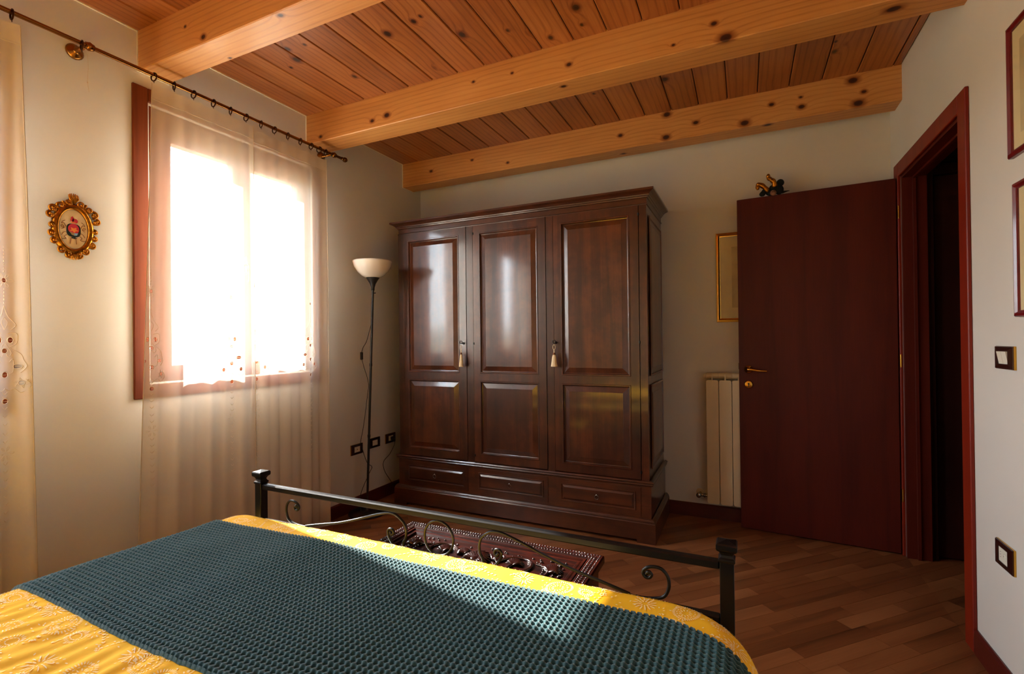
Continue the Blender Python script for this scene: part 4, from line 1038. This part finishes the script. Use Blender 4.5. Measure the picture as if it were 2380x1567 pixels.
for i, x in enumerate(gx):
    for j, y in enumerate(gy):
        a, bq = x+rp_.uniform(-.02, .02)+(.041 if j % 2 else 0), y+rp_.uniform(-.02, .02)
        kd_ = (i*3+j*5) % 4
        if kd_ == 0: paisley(a, bq, rp_.uniform(.030, .042), rp_.uniform(0, 6.28), [(1.0, .0048, 'r'), (.72, .009, 't'), (.42, .007, 'r')])
        elif kd_ == 1: flower(a, bq, .011, 9); flower(a, bq, .022, 14); 
        elif kd_ == 2: sprig(a-.02, bq, rp_.uniform(0, 6.28), .05); sprig(a+.02, bq+.02, rp_.uniform(0, 6.28), .04)
        else: paisley(a, bq, rp_.uniform(.018, .026), rp_.uniform(0, 6.28), [(1.0, .005, 'r'), (.55, .006, 't')]); flower(a+.035, bq+.02, .010, 7)
        for q in range(12): dash(a+rp_.uniform(-.05, .05), bq+rp_.uniform(-.05, .05), rp_.uniform(0, 3.14), .0065)
tag(obj('printed_sprigs', b, M_PRINT, duvet, recalc=False), kind='stuff')

# ---- waffle blanket
cell = .0150; sub = 5
a0, a1 = XI0-.16, XI1+.24
ncx = int((a1-a0)/cell); ncy = int((BY1-BY0)/cell)
nxv, nyv = ncx*sub+1, ncy*sub+1
pos = np.empty((nxv, nyv, 3)); pn = np.empty((nxv, nyv, 3))
cu, cv = (nxv-1)//sub+1, (nyv-1)//sub+1
# coarse evaluation then fine interpolation of the smooth carrier
def carrier(a, t):
    y0_ = BY0 + .004*sin(a*7) + .010*(a+1.0)*(-.3) + .0
    y1_ = BY1 + .004*sin(a*5+1) - .13*smooth01((a+.20)/.36)
    return a, y0_ + (y1_-y0_)*t
CA = np.linspace(a0, a1, cu*2); CT = np.linspace(0, 1, cv*2)
CPs = np.array([[cloth(*carrier(a, t), 0.0)[:] for t in CT] for a in CA])
du = np.gradient(CPs, axis=0); dv = np.gradient(CPs, axis=1); CN = np.cross(du, dv); CN /= np.linalg.norm(CN, axis=2, keepdims=True)
fi = np.linspace(0, len(CA)-1, nxv); fj = np.linspace(0, len(CT)-1, nyv)
def interp(G):
    i0 = np.clip(fi.astype(int), 0, len(CA)-2); j0 = np.clip(fj.astype(int), 0, len(CT)-2); ti = (fi-i0)[:, None, None]; tj = (fj-j0)[None, :, None]
    g00 = G[np.ix_(i0, j0)]; g10 = G[np.ix_(i0+1, j0)]; g01 = G[np.ix_(i0, j0+1)]; g11 = G[np.ix_(i0+1, j0+1)]
    return (g00*(1-ti)+g10*ti)*(1-tj)+(g01*(1-ti)+g11*ti)*tj
Pm, Nm = interp(CPs), interp(CN); Nm /= np.linalg.norm(Nm, axis=2, keepdims=True)
I, J = np.meshgrid(np.arange(nxv), np.arange(nyv), indexing='ij')
fx = (I % sub)/sub; fy = (J % sub)/sub
pit = np.clip(1-np.abs(fx-.4)/.50, 0, 1)*np.clip(1-np.abs(fy-.4)/.50, 0, 1)
groove = np.where((I % sub) == 0, 1.0, 0.0)
h = .0115 - .0150*np.clip(pit*1.45, 0, 1) - .0012*groove
bord = np.minimum.reduce([J, nyv-1-J]).astype(float)
hem = bord < 2
h = np.where(hem, .0105 - .0050*((I % sub) == 0), h)
h = np.where(bord == 0, .0012, h)
h = np.maximum(h, .0011)
V = Pm + Nm*h[:, :, None]
V = V.reshape(-1, 3); org = np.array((-.9, .9, .4))
me = bpy.data.meshes.new('waffle_blanket'); me.vertices.add(len(V)); me.vertices.foreach_set('co', (V-org).ravel())
ii, jj = np.meshgrid(np.arange(nxv-1), np.arange(nyv-1), indexing='ij'); ii = ii.ravel(); jj = jj.ravel()
Q = np.stack([ii*nyv+jj, (ii+1)*nyv+jj, (ii+1)*nyv+jj+1, ii*nyv+jj+1], 1).astype(np.int32)
me.loops.add(Q.size); me.loops.foreach_set('vertex_index', Q.ravel()); me.polygons.add(len(Q)); me.polygons.foreach_set('loop_start', np.arange(0, Q.size, 4, dtype=np.int32)); me.polygons.foreach_set('loop_total', np.full(len(Q), 4, dtype=np.int32))
me.update(calc_edges=True); me.validate(); me.polygons.foreach_set('use_smooth', np.ones(len(me.polygons), dtype=bool)); me.materials.append(M_BLANKET)
bl = bpy.data.objects.new('waffle_blanket', me); COL.objects.link(bl); bl.location = tuple(org)
tag(bl, 'dark teal waffle weave cotton blanket laid across the foot of the yellow bed', 'blanket')

# ================================================================== RADIATOR
rad = thing('radiator', 'cream aluminium column radiator on the back wall, half hidden behind the open door', 'radiator', (.0, 3.55, .13))
RXs = -.236; RY0, RY1 = 3.500, 3.575; pit_ = .0795
for i in range(9):
    x0 = RXs + i*pit_; b = MB(); w_ = pit_-.0035
    pr = []
    for (cx_, cz_, a0_) in ((x0+w_-.012, .933, 0), (x0+.012, .933, 90), (x0+.012, .142, 180), (x0+w_-.012, .142, 270)):
        for q in range(5): a = radians(a0_+q*22.5); pr.append((cx_+.012*cos(a), cz_+.012*sin(a)))
    b.loft([[(x, RY0+.004, z) for x, z in pr], [(x, RY0+.001, z) for x, z in pr], [((x-x0-w_/2)*.94+x0+w_/2, RY0, z) for x, z in pr], [((x-x0-w_/2)*.94+x0+w_/2, RY0, z) for x, z in pr]][:3][::-1] + [[(x, RY0+.012, z) for x, z in pr]])
    b.box(x0+w_/2-.004, x0+w_/2+.004, RY0+.01, RY1, .15, .968); b.box(x0+w_/2-.003, x0+w_/2+.003, RY0+.004, RY1, .945, .985)
    b.tube([(x0, 3.545, .972), (x0+pit_-.001, 3.545, .972)], .020, 14); b.tube([(x0, 3.545, .165), (x0+pit_-.001, 3.545, .165)], .020, 14)
    obj('section', b, M_RAD, rad)
b = MB(); b.tube([(RXs-.002, 3.545, .972), (RXs-.010, 3.545, .972)], .019, 14); b.tube([(RXs-.010, 3.545, .972), (RXs-.018, 3.545, .972)], .010, 10); obj('end_cap', b, M_RAD, rad)
b = MB(); b.tube([(RXs, 3.545, .165), (RXs-.05, 3.545, .167)], .010, 10); b.tube([(RXs-.05, 3.545, .167), (RXs-.05, YB-.003, .167)], .009, 10); b.lathe([(0, 3.512), (.016, 3.512), (.017, 3.52), (.015, 3.54), (0, 3.54)], (RXs-.055, 0, .170), 14, 'y'); b.lathe([(0, RXs-.026), (.014, RXs-.026), (.014, RXs-.014), (0, RXs-.014)], (0, 3.545, .166), 12, 'x'); obj('valve', b, M_CHROME, rad)
b = MB(); b.lathe([(0, YB-.001), (.026, YB-.001), (.024, YB-.005), (0, YB-.005)], (RXs-.052, 0, .170), 18, 'y'); obj('pipe_collar', b, M_RAD, rad)

# ================================================================== PICTURES
def frame_pic(name, label, mp, u0, u1, v0, v1, fw, fm, inner, group=None, loc=None, art=None):
    t = thing(name, label, 'picture', loc)
    def sweep(w0, w1, prof, mat, nm):
        b = MB(); b.loft([[mp(u0+i, v0+i, d), mp(u1-i, v0+i, d), mp(u1-i, v1-i, d), mp(u0+i, v1-i, d)] for i, d in prof], True, False); return obj(nm, b, mat, t)
    sweep(0, fw, [(0, 0), (0, .012), (.003, .016), (fw*.55, .018), (fw-.004, .012), (fw, .011), (fw, .004)], fm, 'frame')
    b = MB(); i = fw-.003; P = [mp(u0+i, v0+i, .004), mp(u1-i, v0+i, .004), mp(u1-i, v1-i, .004), mp(u0+i, v1-i, .004)]; P2 = [mp(u0+i, v0+i, .006), mp(u1-i, v0+i, .006), mp(u1-i, v1-i, .006), mp(u0+i, v1-i, .006)]; b.loft([P, P2]); obj('mount', b, M_MAT, t)
    b = MB(); i = fw+inner; P = [mp(u0+i, v0+i, .0062), mp(u1-i, v0+i, .0062), mp(u1-i, v1-i, .0062), mp(u0+i, v1-i, .0062)]; P2 = [mp(u0+i, v0+i, .0066), mp(u1-i, v0+i, .0066), mp(u1-i, v1-i, .0066), mp(u0+i, v1-i, .0066)]; b.loft([P, P2]); obj('print', b, art, t)
    b = MB(); i = fw-.002; b.loft([[mp(u0+i, v0+i, d), mp(u1-i, v0+i, d), mp(u1-i, v1-i, d), mp(u0+i, v1-i, d)] for d in (.0092, .0102)]); obj('glass', b, M_GLASS, t)
    return t
M_ART = plain('pale_print', (206, 186, 140), .8, var=.25, nscale=5)
frame_pic('framed_print', 'gilt framed print with a wide pale mount, half hidden behind the open door', lambda u, v, d: (u, YB-d, v), -.168, .26, 1.328, 1.926, .026, M_GOLDF, .07, loc=(.05, YB, 1.33), art=M_ART)
frame_pic('framed_print', 'upper of the two dark red framed prints at the right edge of the photo', lambda u, v, d: (XR-d, u, v), 1.83, 2.138, 1.795, 2.218, .020, M_RED, .045, loc=(XR, 1.98, 1.80), art=M_ART)
frame_pic('framed_print', 'lower of the two dark red framed prints, above the light switch', lambda u, v, d: (XR-d, u, v), 1.82, 2.112, 1.282, 1.708, .020, M_RED, .045, loc=(XR, 1.97, 1.28), art=M_ART)

# ================================================================== TOY ON THE DOOR
zt0 = 2.108
toy = thing('toy_figure', 'black soft toy with golden limbs lying on top of the open door', 'toy', (.165, 3.458, zt0))
M_BLK = plain('black_velvet', (10, 14, 13), .95, bump=.4, nscale=40); ty = 3.470
b = MB(); b.tube(spline([(.105, ty-.01, zt0+.014), (.125, ty-.01, zt0+.030), (.155, ty, zt0+.034), (.185, ty, zt0+.052), (.205, ty, zt0+.062)], 5), [.012]*4+[.015]*4+[.019]*4+[.024]*5+[.024]*4, 12); b.sphere((.212, ty, zt0+.074), (.022, .022, .022), 14, 10); b.sphere((.205, ty, zt0+.032), (.026, .022, .030), 14, 10); b.sphere((.112, ty-.01, zt0+.014), (.018, .016, .0145), 12, 8); b.sphere((.16, ty-.002, zt0+.018), (.03, .02, .018), 12, 8)
obj('body', b, M_BLK, toy)
for L_ in ([(.140, ty-.012, zt0+.030), (.120, ty-.02, zt0+.056), (.098, ty-.02, zt0+.074), (.086, ty-.02, zt0+.070), (.086, ty-.02, zt0+.050)], [(.182, ty-.012, zt0+.052), (.176, ty-.02, zt0+.078), (.160, ty-.02, zt0+.096), (.146, ty-.02, zt0+.108), (.146, ty-.02, zt0+.124)]):
    b = MB(); p_ = spline(L_, 5); n = len(p_); b.tube(p_, [.0165 - .0065*(i/n) + .0015*sin(i*1.1) for i in range(n)], 10); b.sphere(p_[0], .012, 10, 8); b.sphere(p_[-1], .010, 8, 6); obj('limb', b, M_GOLD, toy)
b = MB(); b.sphere((.172, ty-.018, zt0+.012), (.019, .010, .018), 12, 8); obj('face', b, plain('felt_face', (140, 96, 70), .9), toy)
b = MB(); b.sphere((.176, ty-.029, zt0+.018), (.0022, .001, .0026), 6, 4); b.sphere((.166, ty-.029, zt0+.017), (.0018, .001, .0022), 6, 4); obj('eyes', b, M_BLK, toy)
b = MB(); b.loft([[(.222, ty-.004, zt0+.006), (.222, ty+.004, zt0+.006), (.222, ty+.003, zt0+.022), (.222, ty-.003, zt0+.022)], [(.240, ty-.003, zt0+.012), (.240, ty+.003, zt0+.012), (.240, ty+.002, zt0+.021), (.240, ty-.002, zt0+.021)], [(.262, ty-.001, zt0+.018), (.262, ty+.001, zt0+.018), (.262, ty+.001, zt0+.020), (.262, ty-.001, zt0+.020)]]); obj('tail', b, M_BLK, toy)
